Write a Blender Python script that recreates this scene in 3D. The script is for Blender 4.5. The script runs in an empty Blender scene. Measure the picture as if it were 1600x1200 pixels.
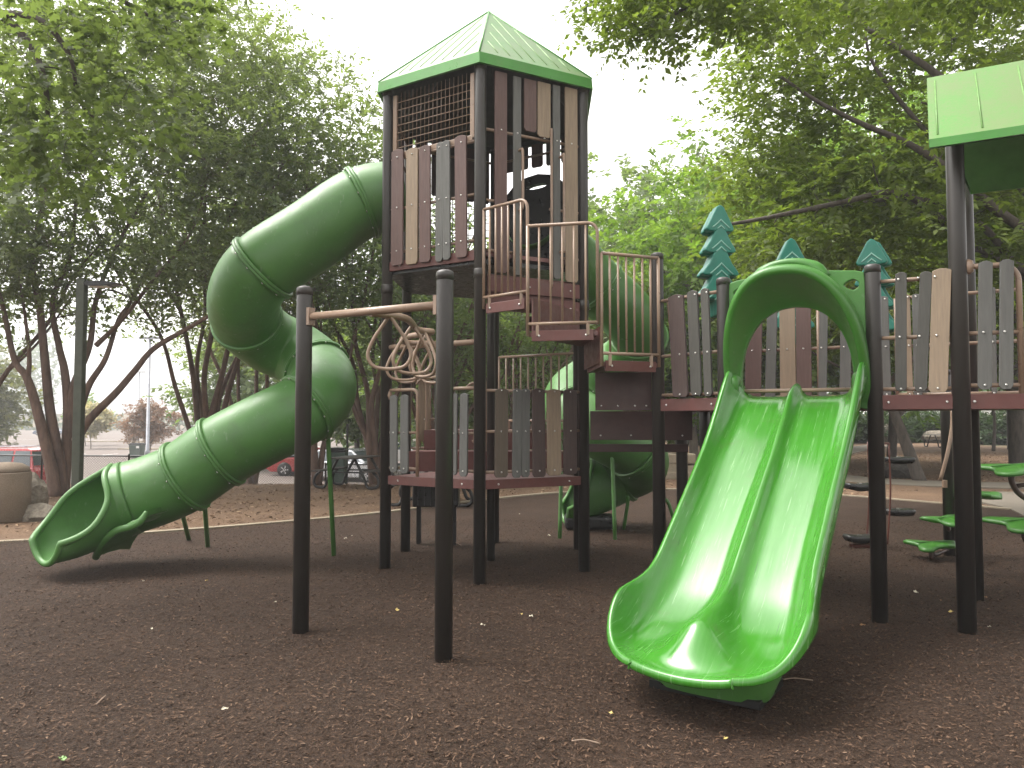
import bpy, bmesh, math, random
import numpy as np
from mathutils import Vector, Matrix
from mathutils.geometry import tessellate_polygon
random.seed(11); RNG = np.random.default_rng(11)
SC = bpy.context.scene
COL = SC.collection
R = math.radians
# ------------------------------------------------------------------ camera
CAM_H, FPX, PITCH = 1.70, 1200.0, math.atan(55/1200)
cd = bpy.data.cameras.new('camera'); cam = bpy.data.objects.new('camera', cd); COL.objects.link(cam)
cam.location = (0, 0, CAM_H); cam.rotation_euler = (math.pi/2 + PITCH, 0, 0)
cd.sensor_width = 36; cd.lens = 36*FPX/1600; cd.clip_start = .05; cd.clip_end = 2000
SC.camera = cam
# ------------------------------------------------------------------ sky and sun (bright overcast)
SUN_EL, SUN_AZ = R(60), R(-75)          # azimuth from +Y towards +X
world = bpy.data.worlds.new('World'); SC.world = world; world.use_nodes = True
wn, wl = world.node_tree.nodes, world.node_tree.links
wn.clear()
sky = wn.new('ShaderNodeTexSky'); sky.sky_type = 'NISHITA'; sky.sun_disc = False
sky.sun_elevation = SUN_EL; sky.sun_rotation = SUN_AZ; sky.air_density = 1.0; sky.dust_density = 4.0; sky.ozone_density = 1.0
hs = wn.new('ShaderNodeHueSaturation'); hs.inputs['Saturation'].default_value = .04; hs.inputs['Value'].default_value = 1.0
bg = wn.new('ShaderNodeBackground'); bg.inputs['Strength'].default_value = .15
wo = wn.new('ShaderNodeOutputWorld')
tint = wn.new('ShaderNodeMix'); tint.data_type = 'RGBA'; tint.blend_type = 'MULTIPLY'; tint.inputs[0].default_value = 1; tint.inputs[7].default_value = (1, .98, .95, 1)   # thin warm overcast
wl.new(sky.outputs[0], hs.inputs['Color']); wl.new(hs.outputs[0], tint.inputs[6]); wl.new(tint.outputs[2], bg.inputs['Color']); wl.new(bg.outputs[0], wo.inputs['Surface'])
sl = bpy.data.lights.new('sun', 'SUN'); sl.energy = .85; sl.angle = R(32); sl.color = (1, .96, .9)
sun = bpy.data.objects.new('sun', sl); COL.objects.link(sun)
sd = Vector((math.sin(SUN_AZ)*math.cos(SUN_EL), math.cos(SUN_AZ)*math.cos(SUN_EL), math.sin(SUN_EL)))
sun.rotation_euler = sd.to_track_quat('Z', 'Y').to_euler()
SC.view_settings.view_transform = 'Standard'; SC.view_settings.look = 'None'
SC.view_settings.gamma = 1; SC.view_settings.use_curve_mapping = False
SC.view_settings.exposure = 1.9
cy = SC.cycles
cy.max_bounces = 7; cy.diffuse_bounces = 4; cy.glossy_bounces = 3; cy.transmission_bounces = 4; cy.transparent_max_bounces = 6
cy.use_denoising = True; cy.sample_clamp_indirect = 6; cy.caustics_reflective = False; cy.caustics_refractive = False

# ------------------------------------------------------------------ geometry of the view -> world points
CT, ST = math.cos(PITCH), math.sin(PITCH)
def W(u, v, Y):                      # point seen at (u, v) that stands at distance Y
    x, y = (u-800)/FPX, (600-v)/FPX
    d = (x, CT - y*ST, ST + y*CT); k = Y/d[1]
    return Vector((d[0]*k, Y, CAM_H + d[2]*k))
def G(u, v, z=0.0):                  # point seen at (u, v) lying at height z
    x, y = (u-800)/FPX, (600-v)/FPX
    d = (x, CT - y*ST, ST + y*CT); k = (z-CAM_H)/d[2]
    return Vector((d[0]*k, d[1]*k, z))
def proj(p):
    c = p[1]*CT + (p[2]-CAM_H)*ST; up = -p[1]*ST + (p[2]-CAM_H)*CT
    return 800 + FPX*p[0]/c, 600 - FPX*up/c
def edge_t(P0, P1, u, z):            # parameter along the plan line P0-P1 that is seen at column u, height z
    lo, hi = -.3, 1.3
    f = lambda t: proj((P0[0]+(P1[0]-P0[0])*t, P0[1]+(P1[1]-P0[1])*t, z))[0]
    for _ in range(40):
        m = (lo+hi)/2
        if (f(m) < u) == (f(1) > f(0)): lo = m
        else: hi = m
    return (lo+hi)/2
def zat(v, P):                       # height on the vertical line through P that is seen at row v
    return W(800, v, P[1])[2]

# ------------------------------------------------------------------ materials
MATS = {}
def nodes_of(name):
    m = bpy.data.materials.new(name); m.use_nodes = True
    nt = m.node_tree; b = nt.nodes['Principled BSDF']; MATS[name] = m
    return m, nt, b
def N(nt, t, **kw):
    n = nt.nodes.new(t)
    for k, v in kw.items():
        if k in n.inputs: n.inputs[k].default_value = v
        else: setattr(n, k, v)
    return n
def ramp(nt, src, stops):
    r = nt.nodes.new('ShaderNodeValToRGB'); nt.links.new(src, r.inputs[0])
    e = r.color_ramp.elements
    while len(e) < len(stops): e.new(.5)
    for i, (p, c) in enumerate(stops):
        e[i].position = p; e[i].color = (*c, 1) if len(c) == 3 else c
    return r.outputs[0]
def mixc(nt, fac, a, b, mode='MIX'):
    m = nt.nodes.new('ShaderNodeMix'); m.data_type = 'RGBA'; m.blend_type = mode
    for s, v in ((m.inputs[0], fac), (m.inputs[6], a), (m.inputs[7], b)):
        if isinstance(v, bpy.types.NodeSocket): nt.links.new(v, s)
        elif isinstance(v, (int, float)): s.default_value = v
        else: s.default_value = (*v, 1)
    return m.outputs[2]
def coords(nt, scale=(1,1,1), kind='Object'):
    tc = nt.nodes.new('ShaderNodeTexCoord'); mp = nt.nodes.new('ShaderNodeMapping'); mp.inputs['Scale'].default_value = scale
    nt.links.new(tc.outputs[kind], mp.inputs[0]); return mp.outputs[0]
def noise(nt, vec, scale, detail=3, rough=.55):
    n = N(nt, 'ShaderNodeTexNoise', Scale=scale, Detail=detail, Roughness=rough); nt.links.new(vec, n.inputs['Vector']); return n.outputs['Fac']
def bump(nt, b, h, strength, dist=.01):
    bp = N(nt, 'ShaderNodeBump', Strength=strength, Distance=dist); nt.links.new(h, bp.inputs['Height']); nt.links.new(bp.outputs[0], b.inputs['Normal'])
def plain(name, col, rough=.5, metal=0, var=.18, vscale=6, bumps=0, bscale=60, stretch=(1,1,1), dirt=None, dirt_amt=.3, spec=.5, rvar=.12, coat=0):
    m, nt, b = nodes_of(name)
    v = coords(nt, stretch)
    n1 = noise(nt, v, vscale, 5, .6)
    lo = tuple(c*(1-var) for c in col); hi = tuple(min(1, c*(1+var)) for c in col)
    c = ramp(nt, n1, [(.3, lo), (.7, hi)])
    if dirt:
        n2 = noise(nt, v, vscale*.45, 6, .7)
        f = ramp(nt, n2, [(.48, (0,0,0)), (.72, (dirt_amt,)*3)])
        c = mixc(nt, f, c, dirt)
    nt.links.new(c, b.inputs['Base Color'])
    rr = ramp(nt, noise(nt, v, vscale*2.3, 4), [(.3, (max(0.02, rough-rvar),)*3), (.7, (min(1, rough+rvar),)*3)])
    nt.links.new(rr, b.inputs['Roughness'])
    b.inputs['Metallic'].default_value = metal; b.inputs['Specular IOR Level'].default_value = spec
    if coat: b.inputs['Coat Weight'].default_value = coat; b.inputs['Coat Roughness'].default_value = .1
    if bumps: bump(nt, b, noise(nt, v, bscale, 4, .6), bumps)
    return m
# moulded plastic of the slides
def plastic(name, col, rough, scuff, streak=(1, 1, 1), dirt=(.05, .06, .03), damt=.35):
    m, nt, b = nodes_of(name)
    v = coords(nt); vs = coords(nt, streak)
    c = ramp(nt, noise(nt, v, 2.2, 5, .6), [(.3, tuple(x*.86 for x in col)), (.7, tuple(min(1, x*1.1) for x in col))])
    f = ramp(nt, noise(nt, v, 3.1, 8, .72), [(.52, (0,0,0)), (.78, (damt,)*3)])
    c = mixc(nt, f, c, dirt)
    s = ramp(nt, noise(nt, vs, 14, 6, .7), [(.60, (0,0,0)), (.70, (scuff,)*3)])
    c = mixc(nt, s, c, tuple(min(1, x*.6+.22) for x in col))
    nt.links.new(c, b.inputs['Base Color'])
    r = ramp(nt, noise(nt, vs, 7, 6, .65), [(.3, (max(.03, rough-.07),)*3), (.75, (rough+.16,)*3)])
    nt.links.new(r, b.inputs['Roughness'])
    b.inputs['Subsurface Weight'].default_value = .0
    bump(nt, b, noise(nt, v, 240, 2), .05, .002)
    return m
plastic('green_tube', (.062, .172, .036), .42, .3, (1, 1, .35), damt=.45)
def slide_plastic(name, col, ang):
    m, nt, b = nodes_of(name)
    tc = nt.nodes.new('ShaderNodeTexCoord'); mp = nt.nodes.new('ShaderNodeMapping'); mp.inputs['Rotation'].default_value = (0, 0, -ang); nt.links.new(tc.outputs['Object'], mp.inputs[0]); v = mp.outputs[0]
    m2 = nt.nodes.new('ShaderNodeMapping'); m2.inputs['Scale'].default_value = (9, .55, .7); nt.links.new(v, m2.inputs[0]); st = m2.outputs[0]
    m3 = nt.nodes.new('ShaderNodeMapping'); m3.inputs['Scale'].default_value = (60, 1.6, 2); m3.inputs['Rotation'].default_value = (0, 0, .12); nt.links.new(v, m3.inputs[0]); fine = m3.outputs[0]
    c = ramp(nt, noise(nt, v, 1.7, 5, .6), [(.3, tuple(x*.9 for x in col)), (.7, tuple(x*1.1 for x in col))])
    c = mixc(nt, ramp(nt, noise(nt, st, 2.2, 7, .7), [(.48, (0,0,0)), (.74, (.32,)*3)]), c, (.11, .28, .08))        # worn pale lanes
    c = mixc(nt, ramp(nt, noise(nt, fine, 1.6, 5, .6), [(.62, (0,0,0)), (.67, (.5,)*3)]), c, (.20, .36, .16))        # fine scratches
    c = mixc(nt, ramp(nt, noise(nt, fine, .9, 3, .5), [(.71, (0,0,0)), (.73, (.7,)*3)]), c, (.02, .07, .015))       # dark scuffs
    c = mixc(nt, ramp(nt, noise(nt, v, 5.5, 9, .75), [(.55, (0,0,0)), (.78, (.5,)*3)]), c, (.07, .10, .035))        # dust
    nt.links.new(c, b.inputs['Base Color'])
    r = ramp(nt, noise(nt, st, 3.1, 7, .7), [(.35, (.12,)*3), (.62, (.22,)*3), (.8, (.36,)*3)]); nt.links.new(r, b.inputs['Roughness'])
    b.inputs['Specular IOR Level'].default_value = .62; bump(nt, b, noise(nt, fine, 2, 4), .03, .002)
slide_plastic('green_slide', (.035, .172, .014), R(-34))
plastic('green_hood', (.042, .165, .019), .36, .15)
plastic('teal', (.016, .19, .135), .36, .12)
plain('teal_line', (.26, .50, .42), .4)
plain('post', (.032, .0282, .025), .36, .15, .08, 7, .0, 200, (1, 1, .5), rvar=.025)
plain('post_cap', (.04, .036, .033), .45)
plain('tan_pipe', (.26, .178, .125), .36, 0, .1, 8, .02, 250, dirt=(.12, .09, .07), dirt_amt=.35)
plain('maroon_shaded', (.045, .020, .017), .55, 0, .16, 7, .05, 150)  # maroon with the shade under the stair put into its colour
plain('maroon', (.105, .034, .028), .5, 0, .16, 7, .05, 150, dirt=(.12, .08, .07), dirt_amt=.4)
plain('deck_top', (.16, .075, .068), .6, 0, .2, 14, .2, 60, dirt=(.2, .15, .13), dirt_amt=.5)
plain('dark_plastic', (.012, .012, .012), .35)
plain('black_steel', (.014, .013, .013), .38, .2)
plain('bolt_steel', (.62, .6, .57), .3, .9)
for nm, c in (('slat_brown', (.105, .060, .052)), ('slat_gray', (.105, .104, .096)), ('slat_tan', (.255, .19, .13)), ('slat_dark', (.062, .040, .035)), ('slat_charcoal', (.060, .057, .049)), ('slat_olive', (.092, .070, .050))):
    plain(nm, c, .62, 0, .14, 5, .12, 60, (9, 9, .8), dirt=tuple(x*.6 for x in c), dirt_amt=.35)
plain('wire', (.05, .045, .042), .5, .3)
# roofs: green enamel dulled by pale grime
def roofmat(name, col, grime, lo, hi):
    m, nt, b = nodes_of(name)
    v = coords(nt)
    n1 = noise(nt, v, 2.3, 6, .65); n2 = noise(nt, v, 42, 5, .75)
    f = ramp(nt, mixc(nt, .45, n1, n2), [(lo, (0,0,0)), (hi, (.9,)*3)])
    c = mixc(nt, f, col, grime)
    c = mixc(nt, ramp(nt, n2, [(.60, (0,0,0)), (.78, (.55,)*3)]), c, (.16, .17, .07))
    nt.links.new(c, b.inputs['Base Color']); b.inputs['Roughness'].default_value = .48
    bump(nt, b, n2, .08, .004)
roofmat('roof_green', (.07, .21, .05), (.14, .20, .10), .34, .56)
roofmat('roof_lime', (.05, .22, .020), (.115, .17, .055), .32, .56)
plain('roof_edge', (.055, .235, .032), .38, 0, .1, 5, dirt=(.1, .13, .05), dirt_amt=.35)
plain('roof_seam', (.10, .22, .045), .5)
plain('roof_rib', (.22, .34, .15), .5)
plain('roof_under', (.05, .19, .035), .55)
plain('roof_under_dark', (.05, .055, .055), .6)

def bark(name, a, c2, scale=9, b_=.5):
    m, nt, b = nodes_of(name)
    v = coords(nt, (1, 1, .22))
    n1 = noise(nt, v, scale, 7, .7)
    c = ramp(nt, n1, [(.3, a), (.68, c2)])
    nt.links.new(c, b.inputs['Base Color']); b.inputs['Roughness'].default_value = .85
    bump(nt, b, noise(nt, v, scale*2.5, 6, .7), b_, .02)
bark('bark_myrtle', (.05, .030, .023), (.155, .096, .07), 7, .3)
bark('bark_elm', (.032, .026, .022), (.105, .085, .07), 12)
bark('bark_pale', (.07, .055, .045), (.2, .165, .13), 9)
def leafmat(name, dark, light, trans=.45, tcol=None, hue=.02, pos=.35, rough=.45):
    m, nt, b = nodes_of(name)
    g = nt.nodes.new('ShaderNodeNewGeometry')
    c = ramp(nt, g.outputs['Random Per Island'], [(0, dark), (.5, tuple((a+d)/2 for a, d in zip(dark, light))), (1, light)])
    v = coords(nt)
    f = ramp(nt, noise(nt, v, .55, 3), [(.35, (0,0,0)), (.68, (pos,)*3)])
    c = mixc(nt, f, c, tuple(min(1, l*1.25) for l in light))
    nt.links.new(c, b.inputs['Base Color']); b.inputs['Roughness'].default_value = rough; b.inputs['Specular IOR Level'].default_value = .3
    t = N(nt, 'ShaderNodeBsdfTranslucent')
    tc = mixc(nt, 1.0, c, tcol or (1.4, 1.5, .62), 'MULTIPLY'); nt.links.new(tc, t.inputs['Color'])
    mx = nt.nodes.new('ShaderNodeMixShader'); mx.inputs[0].default_value = trans
    out = nt.nodes['Material Output']
    nt.links.new(b.outputs[0], mx.inputs[1]); nt.links.new(t.outputs[0], mx.inputs[2]); nt.links.new(mx.outputs[0], out.inputs['Surface'])
leafmat('leaf_myrtle', (.095, .125, .062), (.15, .185, .09), .6)
leafmat('leaf_maple', (.085, .115, .055), (.13, .165, .075), .6)
leafmat('leaf_elm', (.07, .105, .022), (.14, .18, .042), .55)
leafmat('leaf_lime', (.09, .17, .030), (.17, .25, .05), .5)
leafmat('leaf_mid', (.085, .13, .055), (.15, .195, .085), .55)
leafmat('leaf_far', (.07, .125, .06), (.14, .20, .10), .35)
leafmat('leaf_dark', (.02, .04, .016), (.05, .085, .03), .3)
leafmat('leaf_cream', (.16, .17, .08), (.55, .50, .30), .4, (1.2, 1.1, .8))
leafmat('leaf_rust', (.13, .10, .05), (.32, .19, .13), .3, (1.2, 1, .7))
leafmat('leaf_olive', (.10, .12, .05), (.20, .20, .10), .35)
# ground cover
def groundmat(name, stops, sc, fine, b_=.6, dist=.02, patch=None):
    m, nt, b = nodes_of(name)
    v = coords(nt)
    n1 = noise(nt, v, fine, 6, .75)
    c = ramp(nt, n1, stops)
    n2 = noise(nt, v, sc, 5, .6)
    c = mixc(nt, ramp(nt, n2, [(.3, (.35,)*3), (.7, (0,0,0))]), c, tuple(x*.55 for x in stops[0][1]))
    b.inputs['Specular IOR Level'].default_value = .25
    if patch:
        c = mixc(nt, ramp(nt, noise(nt, v, .22, 5, .65), [(.42, (0,0,0)), (.66, (.6,)*3)]), c, patch)
    nt.links.new(c, b.inputs['Base Color']); b.inputs['Roughness'].default_value = .9; b.inputs['Specular IOR Level'].default_value = .25
    bump(nt, b, n1, b_, dist)
groundmat('rubber_mulch', [(.30, (.015, .0080, .0048)), (.5, (.047, .0265, .0160)), (.72, (.100, .059, .037))], 1.4, 60, 1.0, .025)
groundmat('wood_chips', [(.3, (.06, .036, .022)), (.5, (.15, .092, .056)), (.72, (.32, .215, .14))], 1.1, 40, .9, .03, (.20, .125, .075))
groundmat('earth', [(.3, (.08, .06, .035)), (.5, (.15, .115, .07)), (.7, (.22, .18, .11))], .2, 8, .4, .05)
groundmat('asphalt', [(.3, (.13, .105, .092)), (.5, (.16, .13, .115)), (.7, (.195, .16, .145))], .08, 30, .15, .01, (.14, .115, .10))
groundmat('concrete', [(.3, (.145, .125, .10)), (.5, (.18, .155, .125)), (.7, (.22, .19, .155))], .8, 40, .15, .005, (.16, .14, .11))
groundmat('curb', [(.3, (.22, .18, .13)), (.5, (.28, .235, .17)), (.7, (.34, .29, .22))], 2, 30, .2, .01)
groundmat('stone', [(.3, (.12, .10, .08)), (.5, (.22, .19, .15)), (.7, (.32, .28, .23))], 3, 12, .8, .04)
groundmat('stone_dark', [(.3, (.025, .022, .02)), (.5, (.05, .045, .04)), (.7, (.09, .08, .07))], 3, 10, .7, .04)
groundmat('aggregate', [(.3, (.12, .09, .065)), (.5, (.20, .155, .115)), (.7, (.27, .22, .17))], 2, 90, .6, .01)
def chipmat(name, stops):
    m, nt, b = nodes_of(name)
    g = nt.nodes.new('ShaderNodeNewGeometry')
    nt.links.new(ramp(nt, g.outputs['Random Per Island'], stops), b.inputs['Base Color'])
    b.inputs['Roughness'].default_value = .8; b.inputs['Specular IOR Level'].default_value = .18
chipmat('rubber_chip', [(0, (.013, .007, .0042)), (.40, (.042, .0235, .0142)), (.80, (.082, .048, .030)), (.96, (.115, .070, .045)), (1, (.16, .105, .070))])
chipmat('wood_chip', [(0, (.07, .04, .024)), (.5, (.16, .10, .06)), (.85, (.24, .155, .095)), (1, (.36, .26, .17))])
plain('leaf_yellow', (.55, .42, .14), .6); plain('leaf_pale', (.60, .55, .42), .6); plain('leaf_brown', (.26, .14, .06), .7); plain('leaf_green', (.18, .30, .10), .6)
plain('twig', (.20, .14, .10), .8)
plain('car_red', (.36, .018, .022), .25, .1, .05, 3, coat=.8); plain('car_silver', (.48, .49, .52), .28, .5, .05, 3, coat=.7)
plain('car_blue', (.06, .09, .16), .28, .3, .05, 3, coat=.7); plain('car_orange', (.45, .12, .04), .35, .1, .05, 3, coat=.4)
plain('car_white', (.75, .75, .76), .3, 0, .04, 3, coat=.6); plain('car_glass', (.05, .065, .075), .06, 0, .05, 3, spec=.9)
plain('tyre', (.015, .015, .015), .75); plain('rim', (.55, .55, .56), .3, .8); plain('lamp_red', (.4, .02, .02), .2); plain('lamp_clear', (.7, .7, .68), .15)
plain('lamp_post', (.045, .052, .034), .5, .1); plain('bin_green', (.06, .085, .07), .55); plain('grey_steel', (.30, .31, .34), .5, .3)
plain('white_paint', (.70, .69, .67), .55); plain('table_top', (.035, .027, .023), .6); plain('pipe_red', (.10, .028, .018), .5)
plain('leaf_stem', (.05, .024, .018), .45)

# ------------------------------------------------------------------ mesh builder
class MB:
    def __init__(s): s.v = []; s.f = []; s.sm = []
    def add(s, vs, fs, smooth=False):
        o = len(s.v); s.v += [tuple(x) for x in vs]; s.f += [tuple(i+o for i in f) for f in fs]; s.sm += [smooth]*len(fs)
    def box(s, c, size, M=None):
        hx, hy, hz = (x/2 for x in size); c = Vector(c)
        vs = [Vector((x, y, z)) for x in (-hx, hx) for y in (-hy, hy) for z in (-hz, hz)]
        if M is not None: vs = [M @ v for v in vs]
        s.add([c+v for v in vs], [(0,1,3,2), (4,6,7,5), (0,4,5,1), (2,3,7,6), (0,2,6,4), (1,5,7,3)])
    def tube(s, pts, r, seg=10, closed=False, caps=True):
        pts = [Vector(p) for p in pts]; n = len(pts)
        rs = r if isinstance(r, (list, tuple)) else [r]*n
        tg = []
        for i in range(n):
            a = pts[(i-1) % n] if (closed or i > 0) else pts[i]; b = pts[(i+1) % n] if (closed or i < n-1) else pts[i]
            t = b-a; tg.append(t.normalized() if t.length > 1e-9 else Vector((0,0,1)))
        up = Vector((0,0,1)) if abs(tg[0].z) < .9 else Vector((0,1,0))
        u = tg[0].cross(up).normalized(); fr = []
        for i in range(n):
            u = (u - tg[i]*u.dot(tg[i])); u = u.normalized() if u.length > 1e-6 else tg[i].orthogonal().normalized()
            fr.append((u.copy(), tg[i].cross(u)))
        vs = [pts[i] + (fr[i][0]*math.cos(2*math.pi*k/seg) + fr[i][1]*math.sin(2*math.pi*k/seg))*rs[i] for i in range(n) for k in range(seg)]
        fs = []
        for i in range(n if closed else n-1):
            j = (i+1) % n
            for k in range(seg):
                k2 = (k+1) % seg
                fs.append((i*seg+k, i*seg+k2, j*seg+k2, j*seg+k))
        s.add(vs, fs, True)
        if caps and not closed:
            o = len(s.v) - n*seg
            s.f.append(tuple(o+k for k in reversed(range(seg)))); s.f.append(tuple(o+(n-1)*seg+k for k in range(seg))); s.sm += [False, False]
        return fr
    def lathe(s, c, prof, seg=20, smooth=True, M=None):
        c = Vector(c); vs = []; fs = []
        for (r, z) in prof:
            for k in range(seg):
                a = 2*math.pi*k/seg; p = Vector((r*math.cos(a), r*math.sin(a), z)); vs.append(c + (M @ p if M is not None else p))
        for i in range(len(prof)-1):
            for k in range(seg):
                k2 = (k+1) % seg; fs.append((i*seg+k, i*seg+k2, (i+1)*seg+k2, (i+1)*seg+k))
        s.add(vs, fs, smooth)
        o = len(s.v)-len(vs)
        s.f.append(tuple(o+k for k in reversed(range(seg)))); s.f.append(tuple(o+(len(prof)-1)*seg+k for k in range(seg))); s.sm += [False, False]
    def prism(s, poly, O, X, Y, T, smooth=False):      # polygon in plane O,X,Y given thickness vector T
        O, X, Y, T = Vector(O), Vector(X), Vector(Y), Vector(T); n = len(poly)
        a = [O+X*p[0]+Y*p[1] for p in poly]; b = [p+T for p in a]
        s.add(a+b, [tuple(reversed(range(n))), tuple(range(n, 2*n))] + [(i, (i+1) % n, n+(i+1) % n, n+i) for i in range(n)], smooth)
    def grid(s, rows, smooth=True, closeu=False):
        n, m = len(rows), len(rows[0]); vs = [p for r in rows for p in r]; fs = []
        for i in range(n-1):
            for k in range(m if closeu else m-1):
                k2 = (k+1) % m; fs.append((i*m+k, i*m+k2, (i+1)*m+k2, (i+1)*m+k))
        s.add(vs, fs, smooth)
    def build(s, name, mat, parent=None, bevel=0, kind=None, fix=True):
        me = bpy.data.meshes.new(name); me.from_pydata(s.v, [], s.f)
        me.polygons.foreach_set('use_smooth', s.sm)
        if fix:
            bm = bmesh.new(); bm.from_mesh(me); bmesh.ops.recalc_face_normals(bm, faces=bm.faces); bm.to_mesh(me); bm.free()
        me.materials.append(MATS[mat]); me.update()
        return link(name, me, parent, bevel, kind)
def link(name, me, parent=None, bevel=0, kind=None):
    o = bpy.data.objects.new(name, me); COL.objects.link(o)
    if parent is not None:
        o.parent = parent; o.matrix_parent_inverse = parent_world(parent).inverted()
    if bevel:
        b = o.modifiers.new('bevel', 'BEVEL'); b.width = bevel; b.segments = 2; b.limit_method = 'ANGLE'; b.angle_limit = R(35)
    if kind: o['kind'] = kind
    return o
PW = {}
def parent_world(p):
    return PW.get(p.name, Matrix.Identity(4))
def thing(name, label, cat, loc=(0,0,0), group=None):
    o = bpy.data.objects.new(name, None); COL.objects.link(o); o.location = loc; o.empty_display_size = .2
    PW[o.name] = Matrix.Translation(Vector(loc))
    o['label'] = label; o['category'] = cat
    if group: o['group'] = group
    return o
def tag(o, label, cat, group=None):
    o['label'] = label; o['category'] = cat
    if group: o['group'] = group
    return o
def struct(o): o['kind'] = 'structure'; return o
def copy_tree(o, loc, rz, sc=1, label=None, parent=None):   # copy of a thing with its parts
    c = o.copy(); COL.objects.link(c)
    if parent is None:
        c.location = loc; c.rotation_euler = (0, 0, rz); c.scale = (sc, sc, sc) if not isinstance(sc, tuple) else sc
        if label: c['label'] = label
    else: c.parent = parent
    for ch in list(o.children): copy_tree(ch, None, None, None, None, c)
    return c
def catmull(pts, n=8, closed=False):
    pts = [Vector(p) for p in pts]; out = []; m = len(pts)
    for i in range(m if closed else m-1):
        p0 = pts[(i-1) % m] if (closed or i > 0) else pts[0]*2-pts[1]
        p1, p2 = pts[i], pts[(i+1) % m]
        p3 = pts[(i+2) % m] if (closed or i < m-2) else pts[-1]*2-pts[-2]
        for k in range(n):
            t = k/n
            out.append(.5*((2*p1) + (p2-p0)*t + (2*p0-5*p1+4*p2-p3)*t*t + (3*p1-p0-3*p2+p3)*t**3))
    if not closed: out.append(pts[-1])
    return out
def sstep(a, b, x):
    t = max(0, min(1, (x-a)/(b-a))); return t*t*(3-2*t)
UP = Vector((0, 0, 1))
# ------------------------------------------------------------------ ground
def gz(x, y):
    left = sstep(4, -2, x)
    z = -1.2*left*sstep(19.5, 29, y)
    z += left*max(0, min(1, (y-205)/60))*5.0 + (1-left)*sstep(60, 160, y)*2.0
    return z
def axis(vals):
    out = []
    for a, b, st in vals:
        out += list(np.arange(a, b, st))
    return out + [vals[-1][1]]
gx = axis([(-400, -60, 20), (-60, -12, 3), (-12, 14, .65), (14, 60, 3), (60, 400, 20)]); gy = axis([(-40, -4, 3), (-4, 32, .65), (32, 80, 3), (80, 700, 15)])
mb = MB(); mb.grid([[Vector((x, y, gz(x, y)-.12)) for x in gx] for y in gy])
struct(mb.build('ground', 'earth'))
# rubber mulch play surface: edge follows the concrete curb
curb_in = [Vector(p) for p in ((-16, 8.4, 0), (-11, 9.4, 0), (-7.1, 10.6, 0), (-5.5, 11.45, 0), (-4.1, 12.4, 0), (-2.4, 13.9, 0), (-.8, 15.9, 0), (1.2, 17.8, 0), (3.6, 18.6, 0), (5.8, 18.1, 0), (7.4, 17.0, 0), (8.6, 15.5, 0), (9.35, 14.5, 0))]
edge = catmull(curb_in, 10)
path_edge = catmull([Vector(p) for p in ((9.35, 14.5, 0), (8.85, 13.3, 0), (8.3, 12.2, 0), (8.0, 11.2, 0), (8.2, 10.2, 0), (9.0, 9.0, 0), (11, 7.6, 0), (15, 6.5, 0))], 6)
def relief(x, y):
    z = .016*math.sin(1.7*x+.6*y)+.013*math.sin(2.9*y-1.3*x)+.008*math.sin(5.1*x+4.3*y)
    for hx, hy, s, d in ((.95, 4.0, .55, .05), (-5.2, 8.1, .6, .05), (1.0, 11.9, .6, .04)): z -= d*math.exp(-((x-hx)**2+(y-hy)**2)/(2*s*s))   # hollows kicked out at the slide exits
    return z
mb = MB()
xs = [p.x for p in edge+path_edge[1:]]; ys = [p.y for p in edge+path_edge[1:]]
rows = []
NR = 110
for j in range(NR+1):
    t = j/NR
    rows.append([Vector((x, -6+(y+6)*t, .004 + (relief(x, -6+(y+6)*t) if 0 < t < 1 else 0)*min(1, (1-t)*6) + .0)) for x, y in zip(xs, ys)])
mb.grid(rows)
struct(mb.build('play_surface', 'rubber_mulch'))
def inside_play(x, y):
    return y < np.interp(x, xs[:len(edge)], ys[:len(edge)]) if x < 9.3 else y < 9
# wood chip bed beyond the curb
mb = MB(); rows = []
cx = list(np.arange(-30, 30.1, 1.0))
for j in range(31):
    t = j/30; rows.append([Vector((x, (lambda y0, y1: y0+(y1-y0)*t)(float(np.interp(x, xs[:len(edge)], ys[:len(edge)]))+.05, 26.0 if x < 2 else 62.0), 0)) for x in cx])
for r in rows:
    for p in r: p.z = gz(p.x, p.y)+.002 + (relief(p.x*.7, p.y*.7) if p.y < 40 else 0)*.9 - .004
mb.grid(rows); struct(mb.build('wood_chip_bed', 'wood_chips'))
# flush concrete curb
mb = MB()
def ribbon(mb, line, w0, w1, z0, z1):
    rows = []
    for i, p in enumerate(line):
        a = line[max(0, i-1)]; b = line[min(len(line)-1, i+1)]; t = (b-a).normalized(); n = Vector((-t.y, t.x, 0))
        rows.append([p+n*w0+UP*z0, p+n*w0+UP*z1, p+n*w1+UP*z1, p+n*w1+UP*z0])
    mb.grid(rows, False)
ribbon(mb, edge, -.02, .12, -.05, .028); struct(mb.build('curb', 'curb'))
# concrete paths on the right
mb = MB()
pl = path_edge + [Vector((24, 6.0, 0)), Vector((24, 16.5, 0)), Vector((16, 17.3, 0)), Vector((11.2, 17.9, 0)), Vector((9.7, 16.6, 0))]
mb.prism([(p.x, p.y) for p in pl], (0, 0, -.05), (1,0,0), (0,1,0), (0,0,.075))
struct(mb.build('concrete_path', 'concrete'))
mb = MB(); ribbon(mb, catmull([Vector(p) for p in ((24, 19.2, 0), (16, 19.3, 0), (11, 20.2, 0), (9.2, 23.5, 0), (11.5, 30, 0), (17, 40, 0), (24, 50, 0))], 8), -.9, .9, .0, .03)
struct(mb.build('path', 'concrete'))
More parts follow.
